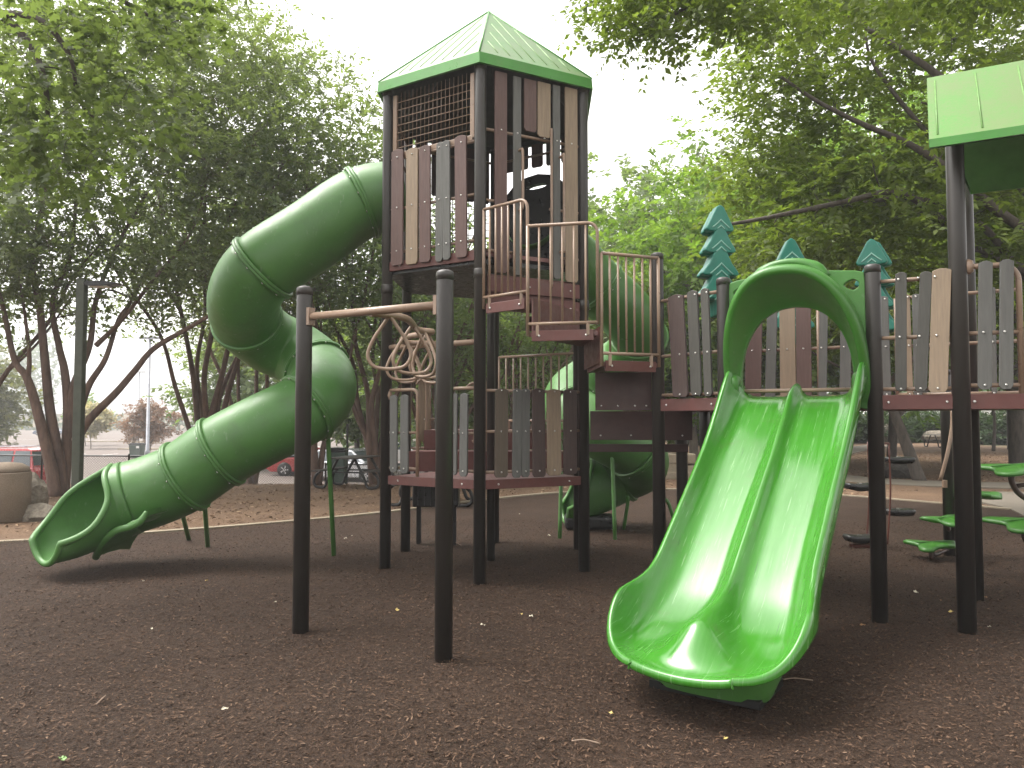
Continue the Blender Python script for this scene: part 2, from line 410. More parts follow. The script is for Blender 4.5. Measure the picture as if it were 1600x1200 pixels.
# parking lot, lower than the playground
mb = MB(); lot = []
for y in np.linspace(29.5, 205, 26): lot.append([Vector((x, y, -1.2+.012)) for x in np.linspace(-160, -2.5, 24)])
mb.grid(lot); struct(mb.build('parking_lot', 'asphalt'))
mb = MB()
for i in range(22): mb.box((-60+i*2.7, 62, -1.184), (.1, 5, .004))
for i in range(26): mb.box((-90+i*2.7, 110, -1.184), (.1, 5, .004))
struct(mb.build('parking_marking', 'white_paint'))
mb = MB()
for (x, y, w) in ((-33, 74, 9), (-41, 92, 9), (-52, 98, 14), (-26, 60.5, 8), (-22, 120, 16)): mb.box((x, y, -1.14), (w, 1.6, .12))
struct(mb.build('kerb', 'curb'))

# loose shreds on the ground, one mass each
def chips(name, mat, n, region, lmin, lmax, zf, keep, ratio=.22):
    P = []
    while len(P) < n:
        m = n
        a = RNG.random((m, 2)); x = region[0]+(region[1]-region[0])*a[:, 0]; u = a[:, 1]
        y = region[2]*(region[3]/region[2])**(u**.8)      # denser close by
        for xx, yy in zip(x, y):
            if abs(xx) < yy*.74+.6 and keep(xx, yy): P.append((xx, yy, zf(xx, yy)))
    P = np.array(P[:n]); k = len(P)
    L = (lmin+(lmax-lmin)*RNG.random(k)**2); az = RNG.random(k)*2*np.pi; tilt = (RNG.random(k)-.35)*.7; roll = (RNG.random(k)-.5)*1.2
    d = np.stack([np.cos(az)*np.cos(tilt), np.sin(az)*np.cos(tilt), np.sin(tilt)], 1)*L[:, None]
    s = np.stack([-np.sin(az)*np.cos(roll), np.cos(az)*np.cos(roll), np.sin(roll)], 1)*(L*ratio*(.6+.8*RNG.random(k)))[:, None]
    P[:, 2] += .006+RNG.random(k)*.012
    bend = np.zeros((k, 3)); bend[:, 2] = L*.12*RNG.random(k)
    V = np.stack([P-d*.5-s*.35, P-d*.5+s*.35, P+s*.5+bend, P+d*.5+s*.2, P+d*.5-s*.2, P-s*.5+bend], 1).reshape(-1, 3)
    F = np.arange(k*6).reshape(k, 6)[:, [0, 5, 2, 1, 5, 4, 3, 2]].reshape(-1, 4)
    me = quad_mesh(name, V, F, mat); return link(name, me, None, 0, 'stuff')
def quad_mesh(name, V, F, mat, smooth=False):
    me = bpy.data.meshes.new(name); nf, w = F.shape
    me.vertices.add(len(V)); me.vertices.foreach_set('co', np.asarray(V, dtype=np.float32).ravel())
    me.loops.add(nf*w); me.loops.foreach_set('vertex_index', F.astype(np.int32).ravel())
    me.polygons.add(nf); me.polygons.foreach_set('loop_start', (np.arange(nf)*w).astype(np.int32)); me.polygons.foreach_set('loop_total', np.full(nf, w, np.int32))
    me.update(calc_edges=True); me.materials.append(MATS[mat]); return me
chips('rubber_shreds', 'rubber_chip', 300000, (-9, 9, 2.6, 13), .007, .031, lambda x, y: .004+relief(x, y), lambda x, y: inside_play(x, y), .30)
chips('wood_chip_litter', 'wood_chip', 64000, (-20, 26, 11, 40), .022, .085, lambda x, y: gz(x, y)+.004, lambda x, y: (not inside_play(x, y)) and not (x > 8 and (10 < y < 18.2)) and not (8.2 < x and 18.4 < y < 21) and (x > 0 or y < 24), .35)

# ------------------------------------------------------------------ common parts
def post(parent, P, h, r=.0635, joint=None, name='post'):
    mb = MB(); mb.lathe((P[0], P[1], -.04), [(r, 0), (r, h+.028), (r*.98, h+.034)], 24)
    o = mb.build(name, 'post', parent)
    mb = MB(); mb.lathe((P[0], P[1], 0), [(r*1.035, h-.05), (r*1.035, h), (r*.96, h+.012), (r*.6, h+.024), (r*.1, h+.03)], 24)
    c = mb.build('post_cap', 'post_cap', o)
    if joint:
        mb = MB(); mb.lathe((P[0], P[1], joint), [(r*1.0, -.012), (r*1.09, -.008), (r*1.09, .09), (r*1.0, .096)], 24); mb.build('post_sleeve', 'post', o)
    return o
def plan(P0, P1, t, z, off=0):
    d = Vector((P1[0]-P0[0], P1[1]-P0[1], 0)); n = Vector((d.y, -d.x, 0)).normalized()      # outward = right of P0->P1
    return Vector((P0[0], P0[1], 0)) + d*t + UP*z + n*off
def slat(parent, P0, P1, t0, t1, z0, z1, col, off=.03, th=.024, lean=0, top='peak', bot='clip'):
    d = Vector((P1[0]-P0[0], P1[1]-P0[1], 0)); Ln = d.length; X = d.normalized(); n = Vector((X.y, -X.x, 0))
    w = (t1-t0)*Ln; h = z1-z0; c = min(.02, w*.2)
    poly = [(c, 0), (w-c, 0), (w, c*1.4), (w, h-c*1.0), (w*.72, h-c*.25), (w*.5, h), (w*.28, h-c*.25), (0, h-c*1.0), (0, c*1.4)]
    if top == 'flat': poly = [(c, 0), (w-c, 0), (w, c*1.4), (w, h), (0, h), (0, c*1.4)]
    Y = (UP + X*lean).normalized()
    mb = MB(); mb.prism(poly, plan(P0, P1, t0, z0, off), X, Y, n*th)
    return mb.build('slat', col, parent, bevel=.004)
def bolts(parent, pts, n, r=.010):
    mb = MB()
    for p in pts: mb.tube([p-n*.01, p+n*.004, p+n*.009], [r, r, r*.5], 8)
    return mb.build('bolt_heads', 'bolt_steel', parent, kind='stuff')
def slat_panel(parent, P0, P1, rails, slats, mid_t=None, ends=(0, 1), r=.017, name='slat_panel', off=.03, zref=None, frame=None):
    o = bpy.data.objects.new(name, None); COL.objects.link(o); o.empty_display_size = .1; o.location = plan(P0, P1, .5, min(s[2] for s in slats))
    PW[o.name] = Matrix.Translation(o.location); o.parent = parent; o.matrix_parent_inverse = parent_world(parent).inverted()
    for z in rails:
        mb = MB(); mb.tube([plan(P0, P1, ends[0], z), plan(P0, P1, ends[1], z)], r, 10); mb.build('rail', 'tan_pipe', o)
    if frame: mb = MB(); mb.tube(frame, .02, 10); mb.build('frame_tube', 'tan_pipe', o)
    d = Vector((P1[0]-P0[0], P1[1]-P0[1], 0)).normalized(); n = Vector((d.y, -d.x, 0)); bp = []
    for sdef in slats:
        u0, u1, z0, z1, col = sdef[:5]; lean = sdef[5] if len(sdef) > 5 else random.uniform(-.012, .012)
        if zref is not None: t0, t1 = edge_t(P0, P1, u0, zref), edge_t(P0, P1, u1, zref)
        else: t0, t1 = u0, u1
        slat(o, P0, P1, t0, t1, z0+random.uniform(-.01, .01), z1+random.uniform(-.008, .008), col, off, lean=lean, top=sdef[6] if len(sdef) > 6 else 'peak')
        for z in rails:
            if z0-.02 < z < z1+.02: bp.append(plan(P0, P1, (t0+t1)/2, min(z, z1-.03), off+.024))
    if bp: bolts(o, bp, n)
    return o
def barrier(parent, P0, P1, z0, z1, nb, corner=(False, True), r=.017, br=.0115):
    rc = .10; c0, c1 = plan(P0, P1, 0, z0), plan(P0, P1, 1, z0); a = (c1-c0).normalized()
    p = [c0]
    if corner[0]:
        for k in range(7):
            g = k/6*math.pi/2; p.append(c0+UP*(z1-z0-rc)+a*rc*(1-math.cos(g))+UP*rc*math.sin(g))
    else: p.append(c0+UP*(z1-z0))
    if corner[1]:
        for k in range(7):
            g = k/6*math.pi/2; p.append(c1+UP*(z1-z0-rc)-a*rc*(1-math.sin(g))+UP*rc*math.cos(g))
    else: p.append(c1+UP*(z1-z0))
    p.append(c1)
    mb = MB()
    if not corner[0]: mb.tube([c0-UP*.1, c0+UP*(z1-z0)], r, 10); p = p[1:]
    mb.tube(p if corner[1] else p[:-1], r, 10)
    if not corner[1]: mb.tube([c1+UP*(z1-z0), c1-UP*.1], r, 10)
    mb.tube([plan(P0, P1, 0, z0+.02), plan(P0, P1, 1, z0+.02)], r, 10)
    for t in (.14, .86): mb.box(plan(P0, P1, t, z0-.04), (.03, .03, .12))
    o = mb.build('barrier_frame', 'tan_pipe', parent)
    me = None
    for k in range(nb):
        t = (k+1)/(nb+1)
        b = MB(); zt = z1 - (0.02 if not (corner[1] and t > .9) else .05)
        b.tube([plan(P0, P1, t, z0+.02), plan(P0, P1, t, zt)], br, 8); b.build('baluster', 'tan_pipe', o)
    return o
def deck(parent, pts, z, th=.10, name='deck', beam='deck_beam', skip=(), lift=.012):
    """perforated platform plus a steel skirt along each edge"""
    mb = MB(); mb.prism([(p[0], p[1]) for p in pts], (0, 0, z-.045), (1,0,0), (0,1,0), (0,0,.045)); o = mb.build(name, 'deck_top', parent)
    cx = sum(p[0] for p in pts)/len(pts); cy_ = sum(p[1] for p in pts)/len(pts)
    for i in range(len(pts)):
        if i in skip: continue
        a, b = Vector((pts[i][0], pts[i][1], 0)), Vector((pts[(i+1) % len(pts)][0], pts[(i+1) % len(pts)][1], 0))
        d = (b-a); n = Vector((d.y, -d.x, 0)).normalized(); mid = (a+b)/2
        if n.dot(mid-Vector((cx, cy_, 0))) < 0: n = -n
        ang = math.atan2(d.y, d.x); M = Matrix.Rotation(ang, 3, 'Z')
        m2 = MB(); m2.box(mid + n*.012 + UP*(z+lift-th/2), (d.length-.07, .03, th), M); bo = m2.build(beam, 'maroon', o, bevel=.004)
        bolts(bo, [a+d*t+n*.028+UP*(z+lift-th/2) for t in (.16, .84)], n, .012)
    return o
# ------------------------------------------------------------------ hexagonal play tower
HC = Vector((-.29, 9.40, 0)); HR = 1.30; HD = R(-2.2)
def hexp(k, r=HR, c=HC):
    a = -math.pi/2 + HD + k*math.pi/3; return c + Vector((r*math.cos(a), r*math.sin(a), 0))
pF, pR, pBR, pBB, pBL, pL = [hexp(k) for k in range(6)]
ZU, ZL, ZB = 3.49, 1.05, 1.83
tower = thing('play_tower', 'tall hexagonal play tower with pointed green roof and brown plank walls', 'play tower', HC)
for P, nm in ((pF, 3.20), (pR, 2.95), (pBR, 2.95), (pBB, None), (pBL, 2.95), (pL, 3.15)):
    post(tower, P, 5.50, joint=nm)
post(tower, (-.255, 9.30), 3.44, r=.05)
# lower and upper platforms
deck(tower, [pL, pF, pR, Vector((.3, 9.6, 0)), Vector((-.85, 9.75, 0))], ZL, skip=(2, 3, 4))
deck(tower, [pL, pF, pR, pBR, pBB, pBL], ZU, .11, skip=(1,))
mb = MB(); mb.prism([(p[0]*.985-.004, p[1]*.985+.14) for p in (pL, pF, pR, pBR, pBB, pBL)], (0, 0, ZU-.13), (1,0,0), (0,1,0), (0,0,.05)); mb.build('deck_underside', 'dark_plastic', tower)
# steps inside that climb to the raised rear half
for k, (y0, y1, z) in enumerate(((9.62, 9.98, 1.30), (9.98, 10.62, 1.56))):
    mb = MB(); mb.box((-.3, (y0+y1)/2, z-.02), (1.95-.3*k, y1-y0, .04)); o = mb.build('step', 'deck_top', tower)
    mb = MB(); mb.box((-.3, y0-.012, z-.125), (1.98-.3*k, .02, .25)); mb.build('riser', 'maroon', o)
# roof
RR = 1.425; zE, zA, zF = 5.60, 6.80, 5.48
apex = HC + UP*zA
roof = None
mb = MB(); top = [hexp(k, RR)+UP*zE for k in range(6)]; low = [hexp(k, RR+.012)+UP*zF for k in range(6)]
mb.add(top+[apex], [(k, (k+1) % 6, 6) for k in range(6)])
roof = mb.build('roof', 'roof_green', tower, fix=False)
mb = MB(); ino = [hexp(k, RR-.03)+UP*zF for k in range(6)]; ini = [hexp(k, RR-.03)+UP*(zE-.04) for k in range(6)]; ap2 = HC+UP*(zA-.06)
mb.add(top+low, [(k, (k+1) % 6, 6+(k+1) % 6, 6+k) for k in range(6)]); mb.add(low+ino, [(k, (k+1) % 6, 6+(k+1) % 6, 6+k) for k in range(6)])
mb.build('fascia', 'roof_edge', roof)
mb = MB(); mb.add(ino+ini+[ap2], [(k, (k+1) % 6, 6+(k+1) % 6, 6+k) for k in range(6)]+[(6+k, 6+(k+1) % 6, 12) for k in range(6)]); mb.build('roof_lining', 'roof_under_dark', roof, fix=False)
for k in range(6):                                    # ridge caps and pressed ribs
    a, b = hexp(k, RR)+UP*zE, hexp(k+1, RR)+UP*zE
    mb = MB(); mb.tube([a+UP*.004, apex+UP*.004], .011, 6); mb.build('hip_cap', 'roof_edge', roof)
    d = (b-a).normalized(); m = (a+b)/2; s = (apex-m)
    for q in (-.62, -.42, -.21, 0, .21, .42, .62):
        base = m + d*q*RR/2*2*.52; L = 1-abs(q)*1.04
        mb = MB(); nrm = s.cross(d).normalized(); nrm = nrm if nrm.z > 0 else -nrm
        mb.tube([base+s*.06+nrm*.001, base+s*max(.1, L-.1)+nrm*.001], .006, 5); mb.build('rib', 'roof_rib', roof)
# ---- upper storey, left front: chain mesh window over planks
zr = (ZU+.12, ZU+.62, ZU+1.20)
def zspan(v0, v1, u, P0, P1):
    t = edge_t(P0, P1, u, 4.2); p = plan(P0, P1, t, 0); return zat(v1, p), zat(v0, p)
sl = []
for (u0, u1, v0, v1, c) in ((616, 634, 236, 416, 'slat_brown'), (639, 657, 233, 414, 'slat_tan'), (660, 677, 229, 411, 'slat_brown'), (685, 696, 224, 409, 'slat_gray'), (696.5, 708, 221, 408, 'slat_gray'), (716, 734, 214, 405, 'slat_brown')):
    z0, z1 = zspan(v0, v1, (u0+u1)/2, pL, pF); sl.append((u0, u1, z0, z1, c))
slat_panel(tower, pL, pF, zr, sl, zref=4.2, ends=(.03, .97))
mb = MB()
zw0, zw1 = ZU+1.24, 5.44
for t in (.085, .925): mb.box(plan(pL, pF, t, (zw0+zw1)/2), (.055, .03, zw1-zw0), Matrix.Rotation(math.atan2((pF-pL).y, (pF-pL).x), 3, 'Z'))
M_ = Matrix.Rotation(math.atan2((pF-pL).y, (pF-pL).x), 3, 'Z')
mb.box(plan(pL, pF, .505, zw0), (1.10, .034, .06), M_)
wf = mb.build('window_frame', 'tan_pipe', tower, bevel=.004)
mb = MB()
for i in range(1, 18): t = .105+.80*i/18; mb.tube([plan(pL, pF, t, zw0+.03), plan(pL, pF, t, zw1+.02)], .0026, 5)
for i in range(1, 8): z = zw0+(zw1-zw0)*i/8; mb.tube([plan(pL, pF, .10, z), plan(pL, pF, .91, z)], .0045, 5)
mb.build('wire_mesh', 'tan_pipe', wf, kind='stuff')
# ---- upper storey, right front: tall planks round the doorway
zr2 = (ZU+.02, ZU+.56, ZU+1.33)
sl = []
for (u0, u1, v0, v1, c, tp) in ((770, 789, 100, 428, 'slat_brown', 'flat'), (799, 811, 104, 430, 'slat_gray', 'flat'), (816, 835, 106, 208, 'slat_brown', 'flat'), (837, 857, 112, 216, 'slat_tan', 'flat'), (861, 872, 117, 436, 'slat_gray', 'flat'), (880, 899, 120, 442, 'slat_tan', 'flat')):
    z0, z1 = zspan(v0, v1, (u0+u1)/2, pF, pR); sl.append((u0, u1, z0, min(z1, 5.46), c, 0, tp))
slat_panel(tower, pF, pR, zr2[2:], sl, zref=4.2, ends=(.03, .97), name='doorway_panel')
for (a, b) in ((.04, .36), (.66, .96)):
    for z in zr2[:2]: mb = MB(); mb.tube([plan(pF, pR, a, z), plan(pF, pR, b, z)], .016, 8); mb.build('rail', 'tan_pipe', tower)
def handle(u, v0, v1, P0, P1, off, name='grab_handle', r=.016):
    t = edge_t(P0, P1, u, 4.2); p = plan(P0, P1, t, 0); z0, z1 = zat(v1, p), zat(v0, p); n = plan(P0, P1, t, 0, 1)-p
    mb = MB(); mb.tube(catmull([p+UP*z1+n*.02, p+UP*z1+n*(off*.8), p+UP*(z1-.07)+n*off, p+UP*(z0+.07)+n*off, p+UP*z0+n*(off*.8), p+UP*z0+n*.02], 5), r, 8); return mb.build(name, 'tan_pipe', tower)
handle(808, 238, 330, pF, pR, .13); handle(857.5, 213, 440, pF, pR, .06); handle(871, 249, 395, pF, pR, .14)
# ---- upper storey, rear walls: planks over wire mesh
for (P0, P1, cols, zbot) in ((pBL, pBB, ('slat_dark', 'slat_brown', 'slat_gray', 'slat_dark', 'slat_brown'), 4.72), (pBB, pBR, ('slat_dark', 'slat_gray', 'slat_brown', 'slat_gray', 'slat_dark'), 5.14)):
    n_ = len(cols)
    slat_panel(tower, P1, P0, (5.30,), [(.06+.178*i, .06+.178*i+.135, zbot, 5.47, c, 0, 'flat') for i, c in enumerate(cols)], ends=(.03, .97), name='rear_panel', off=.02)
mb = MB()
for i in range(0, 15): t = .06+.88*i/14; mb.tube([plan(pBL, pBB, t, ZU+.02), plan(pBL, pBB, t, 4.75)], .006, 5)
for i in range(0, 13): z = ZU+.05+i*.1; mb.tube([plan(pBL, pBB, .05, z), plan(pBL, pBB, .95, z)], .006, 5)
mb.build('rear_wire_mesh', 'wire', tower, kind='stuff')
mb = MB(); MM = Matrix.Rotation(math.atan2((pBR-pBB).y, (pBR-pBB).x), 3, 'Z')
HOODP = 1
# side walls seen edge-on
slat_panel(tower, pR, pBR, (ZU+.1, ZU+1.2), [(.08+.15*i, .08+.15*i+.12, ZU+.02, 5.40, c, 0, 'flat') for i, c in enumerate(('slat_brown', 'slat_gray', 'slat_tan', 'slat_brown', 'slat_gray', 'slat_brown'))], name='side_panel')
slat_panel(tower, pBL, pL, (4.95, 5.35), [(.08+.15*i, .08+.15*i+.12, 4.88, 5.44, c, 0, 'flat') for i, c in enumerate(('slat_brown', 'slat_gray', 'slat_tan', 'slat_brown', 'slat_gray', 'slat_brown'))], name='side_panel')
# ---- lower storey, left front: two half gates of grey planks with an opening between
for (ta, tb, us, cor) in ((.04, .355, ((614, 625), (630, 642)), 1), (.70, .965, ((709, 717.5), (722, 734)), 0)):
    a, b = plan(pL, pF, ta, ZL+.08), plan(pL, pF, tb, ZL+.08); d = (b-a).normalized(); rc = .07; H = .90
    if cor: fr = [a+UP*H]+[b+UP*(H-rc)-d*rc+d*rc*math.sin(g)+UP*rc*math.cos(g) for g in [k/5*math.pi/2 for k in range(6)]]+[b-UP*.09]
    else: fr = [a-UP*.09]+[a+UP*(H-rc)+d*rc-d*rc*math.cos(g)+UP*rc*math.sin(g) for g in [k/5*math.pi/2 for k in range(6)]]+[b+UP*H]
    pan = slat_panel(tower, pL, pF, (ZL+.10, ZL+.50), [(u0, u1, ZL+.05, ZL+.93, 'slat_gray') for u0, u1 in us], zref=1.5, ends=(ta, tb), frame=fr, name='half_gate')
for k, t in enumerate((.975, .03)):
    mb = MB(); mb.lathe(plan(pL, pF, t, ZL+.92), [(.012, .06), (.034, .045), (.04, 0), (.034, -.045), (.012, -.06)], 10); mb.build('clamp', 'tan_pipe', tower)
# ---- lower storey, right front
slat_panel(tower, pF, pR, (ZL+.09, ZL+.52, ZL+.955), [(770, 790, ZL+.03, ZL+.985, 'slat_olive'), (797.5, 811, ZL+.03, ZL+.985, 'slat_gray'), (811.5, 824, ZL+.03, ZL+.985, 'slat_gray'), (829.5, 849, ZL+.03, ZL+.985, 'slat_dark'), (852, 873.5, ZL+.03, ZL+.985, 'slat_tan'), (877.5, 898, ZL+.03, ZL+.985, 'slat_dark')], zref=1.5, ends=(.03, .97))
# rear of the lower storey: tan baluster fence and curved grab rails
barrier(tower, pBB+Vector((.06, -.05, 0)), pBR+Vector((-.04, -.02, 0)), 1.66, 2.56, 9, corner=(False, False))
barrier(tower, pBL+Vector((.05, 0, 0)), pBL+Vector((.55, .32, 0)), 1.30, 2.2, 3, corner=(False, True))
for (u, v0, v1, Y) in ((662, 592, 700, 10.0), (738, 600, 690, 9.9), (755, 596, 720, 9.7)):
    p0, p1 = W(u, v0, Y), W(u, v1, Y); mb = MB(); mb.tube(catmull([p1, p1+Vector((.03, 0, .06)), p0-UP*.06+Vector((.03, 0, 0)), p0+Vector((-.02, 0, 0)), p0+Vector((-.1, .03, -.07))], 6), .017, 8); mb.build('grab_rail', 'tan_pipe', tower)
slat_panel(tower, plan(pBL, pBB, .1, 0)*1.0, plan(pBL, pBB, .5, 0), (1.7, 2.3), [(.05, .35, 1.4, 2.35, 'slat_tan'), (.5, .8, 1.4, 2.3, 'slat_gray')], name='rear_panel')
# black crate-like bench under the lower platform
o = thing('step_box', 'black ribbed step box tucked under the lower platform of the hexagonal tower', 'step box', (-.95, 10.0, 0))
mb = MB(); p0 = W(663, 790, 10.3); mb.box((-1.03, 10.55, .69), (.62, .35, .34)); mb.build('box_body', 'dark_plastic', o, bevel=.02)
mb = MB()
for k in range(7): mb.box((-1.28+k*.085, 10.365, .69), (.035, .02, .30))
mb.build('rib', 'dark_plastic', o)
for x in (-1.27, -.79):
    mb = MB(); mb.box((x, 10.55, .26), (.06, .06, .56)); mb.build('leg', 'black_steel', o)

# ------------------------------------------------------------------ curved stair that wraps round the right post of the tower
stair = thing('curved_stair', 'maroon fan-shaped stair steps with tan baluster railings in front of the tower doorway', 'stair', (pR.x, pR.y, 0))
pG = Vector((1.478, 7.76, 0))
a0 = math.atan2(pF.y-pR.y, pF.x-pR.x) % (2*math.pi); a1 = math.atan2(pG.y-pR.y, pG.x-pR.x) % (2*math.pi)
rad = lambda a, r: pR + Vector((r*math.cos(a), r*math.sin(a), 0))
angs = [a0+(a1-a0)*k/3 for k in range(4)]; zs = [2.90, 2.56, 2.26]; rr = [(1.27, 1.235), (1.30, 1.27), (1.26, 1.215)]
for k in range(3):
    A, B = rad(angs[k]+(.05 if k == 0 else .0), rr[k][0]), rad(angs[k+1]-(.03 if k < 2 else .05), rr[k][1]); zt = zs[k]
    d = deck(stair, [rad((angs[k]+angs[k+1])/2, .10), A, B], zt, .105, 'tread', 'tread_beam', skip=(0, 2))
    zu = zt+.34
    mb = MB(); i0 = rad(angs[k], .12); i1 = rad(angs[k], 1.22); dv = (i1-i0); mb.box((i0+i1)/2+UP*(zt+.17), (dv.length, .018, .36), Matrix.Rotation(math.atan2(dv.y, dv.x), 3, 'Z')); mb.build('riser', 'maroon', d)
    barrier(stair, A+(A-pR).normalized()*.02, B+(B-pR).normalized()*.02, zt+.06, zt+(1.06 if k else 1.02), (6, 5, 6)[k] if k != 1 else 5, corner=((False, True), (False, True), (False, False))[k])
# boards that close the side of the stairwell below the doorway
for k in range(3):
    z = 3.22-.20*k; mb = MB(); dv = (pR-pF); q0 = (0, 0, .36)[k]; mb.box(plan(pF, pR, (q0+1)/2, z-.08, .03), (dv.length*(1-q0)-.14, .024, .16), Matrix.Rotation(math.atan2(dv.y, dv.x), 3, 'Z')); b = mb.build('riser_board', 'maroon', stair, bevel=.004)
    bolts(b, [plan(pF, pR, t, z-.08, .042) for t in (.45, .65, .85)], Vector((dv.y, -dv.x, 0)).normalized())
# boards and lower beam below the last step, shade painted into their colour
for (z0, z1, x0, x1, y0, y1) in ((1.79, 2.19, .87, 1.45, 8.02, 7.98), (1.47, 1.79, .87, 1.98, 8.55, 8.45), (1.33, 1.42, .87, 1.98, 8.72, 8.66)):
    mb = MB(); a, b = Vector((x0, y0, 0)), Vector((x1, y1, 0)); dv = b-a; mb.box((a+b)/2+UP*(z0+z1)/2, (dv.length, .03, z1-z0), Matrix.Rotation(math.atan2(dv.y, dv.x), 3, 'Z')); bo = mb.build('panel', 'maroon_shaded', stair, bevel=.004)
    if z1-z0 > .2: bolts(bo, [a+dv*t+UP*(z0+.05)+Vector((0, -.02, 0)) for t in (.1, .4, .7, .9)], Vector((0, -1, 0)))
post(stair, pG, 3.37)
post(stair, (1.93, 8.75), 1.80, r=.0635); post(stair, (2.52, 9.6), 1.80, r=.0635)

# ------------------------------------------------------------------ raised walkway right of the stair
walk = thing('raised_walkway', 'raised walkway with wavy brown, grey and tan plank railings either side of the double slide', 'walkway', (2.5, 7.6, 0))
HI = Vector((math.cos(R(-29)), math.sin(R(-29)), 0))
pI = Vector((3.06, 6.47, 0)); pH = pI - HI*1.255; pJ = Vector((3.615, 6.18, 0)); pK = G(1526, 936); pM = pJ+Vector((.52, -.185, 0))
post(walk, pH, 2.99); post(walk, pI, 2.99)
BK = Vector((math.cos(R(61)), math.sin(R(61)), 0))       # towards the rear
dk = [pG, pH, pI, pJ, pM, pM+BK*1.6, pI+BK*1.9, pH+BK*1.9, pG+BK*1.75]
deck(walk, dk, ZB, .12, skip=(1, 5, 6, 7, 8), lift=.07)
slat_panel(walk, pG, pH, (ZB+.11, ZB+.50, ZB+1.06), [(1056, 1079.5, ZB+.09, ZB+1.10, 'slat_dark', -.05), (1084.5, 1100.5, ZB+.09, ZB+1.10, 'slat_charcoal', -.04), (1105, 1117, ZB+.09, ZB+1.10, 'slat_charcoal', -.03)], zref=2.4, ends=(.05, .97))
for (u0, u1) in ((1044, 1056), (1076, 1090), (1098, 1104)):
    mb = MB(); mb.tube([W(u0, 470, 7.75), W(u1, 612, 7.75)], .016, 8); mb.build('rope_bar', 'tan_pipe', walk)
slat_panel(walk, pI, pJ, (ZB+.12, ZB+.55, ZB+1.03), [(1397, 1415, ZB+.095, ZB+1.09, 'slat_charcoal', .02), (1427, 1446, ZB+.095, ZB+1.09, 'slat_charcoal', .06), (1448, 1478, ZB+.095, ZB+1.09, 'slat_tan', .05)], zref=2.4, ends=(.07, .95))
mb = MB(); d_ = (pM-pJ).normalized(); rc = .13; zt = ZB+1.10
a_, b_ = pJ+d_*.09, pM-d_*.13
mb.tube([a_+UP*zt]+[b_+UP*(zt-rc)-d_*rc+d_*rc*math.sin(g)+UP*rc*math.cos(g) for g in [k/7*math.pi/2 for k in range(8)]]+[b_+UP*(ZB+.02)], .022, 10)
gr = mb.build('gate_rail', 'tan_pipe', walk)
slat_panel(walk, pJ, pM, (ZB+.14, ZB+.56), [(1523, 1545, ZB+.11, ZB+1.13, 'slat_gray', .03), (1556, 1578, ZB+.11, ZB+1.13, 'slat_gray', .03)], zref=2.4, ends=(.12, .78))
mb = MB(); mb.lathe(pJ+d_*.075+UP*zt, [(.012, .06), (.036, .045), (.042, 0), (.036, -.045), (.012, -.06)], 10); mb.build('clamp', 'tan_pipe', walk)
# rear railing seen through the slide arch and between the front planks
rA, rB = pH+BK*1.28-HI*.15, pI+BK*1.28+HI*.02
slat_panel(walk, rA, rB, (ZB+.10, ZB+.60, ZB+1.05), [(1164, 1189, ZB+.095, ZB+1.1, 'slat_brown', .03), (1195, 1211, ZB+.095, ZB+1.1, 'slat_gray', .04), (1219, 1243.5, ZB+.095, ZB+1.1, 'slat_tan', .005), (1244.5, 1268, ZB+.095, ZB+1.1, 'slat_brown', .005), (1278, 1291, ZB+.095, ZB+1.1, 'slat_gray', .03), (1311, 1328, ZB+.095, ZB+1.1, 'slat_gray', .03)], zref=2.4, ends=(.0, 1.0), off=.02)
mb = MB(); p = W(1275, 500, rA.y*.5+rB.y*.5); mb.tube([Vector((p.x, p.y-.05, ZB)), Vector((p.x, p.y-.05, ZB+1.05))], .018, 8); mb.build('rail_upright', 'tan_pipe', walk)
rC, rD = pI+BK*1.22+HI*.12, pJ+BK*1.15+HI*.5
slat_panel(walk, rC, rD, (ZB+.11, ZB+.58, ZB+1.05), [(1378, 1392, ZB+.095, ZB+1.08, 'slat_gray'), (1416, 1426, ZB+.095, ZB+1.08, 'slat_tan'), (1427, 1440, ZB+.095, ZB+1.08, 'slat_gray'), (1547, 1556, ZB+.095, ZB+1.08, 'slat_gray')], zref=2.4, ends=(.0, 1.0), off=.02)
for t in (.0, .5): mb = MB(); mb.tube([plan(rC, rD, t, ZB), plan(rC, rD, t, ZB+1.05)], .018, 8); mb.build('rail_upright', 'tan_pipe', walk)
mb = MB(); mb.tube([pH+UP*(ZB+.125)+BK*.03, pI+UP*(ZB+.125)+BK*.03], .018, 8)
mb.build('threshold_bar', 'tan_pipe', walk)
for q in (pH+BK*1.9, pG+BK*1.75):
    post(walk, q, ZB)

# roofed platform at the right edge
shel = thing('roofed_platform', 'lime green gable roof speckled with grime on dark posts beside the plank walkway', 'roofed platform', (pJ.x, pJ.y, 0))
post(shel, pJ, 4.02, r=.0675); post(shel, pK, 4.02)
e0 = W(1452, 232, 5.9); ED = Vector((math.cos(R(-28.5)), math.sin(R(-28.5)), 0)); PD = Vector((-ED.y, ED.x, 0)); b_ = .78; LN = 2.1
zt0 = W(1452, 219, 5.9).z; zb0 = e0.z; zrg = W(1461, 122, 5.9+b_*PD.y).z
def rp(s, q, z): v = Vector((e0.x, e0.y, 0))+ED*s+PD*q; v.z = z; return v
mb = MB(); mb.add([rp(0, 0, zt0), rp(LN, 0, zt0), rp(LN, b_, zrg), rp(0, b_, zrg), rp(LN, 2*b_, zt0), rp(.34, 2*b_, zt0)], [(0, 1, 2, 3), (3, 2, 4, 5)]); rf = mb.build('roof', 'roof_lime', shel, fix=False)
mb = MB()
for q, s0 in ((0, 0), (2*b_, .34)): mb.prism([(s0, 0), (LN, 0), (LN, zt0-zb0), (s0, zt0-zb0)], rp(0, q, zb0), ED, UP, PD*(.02 if q else -.02))
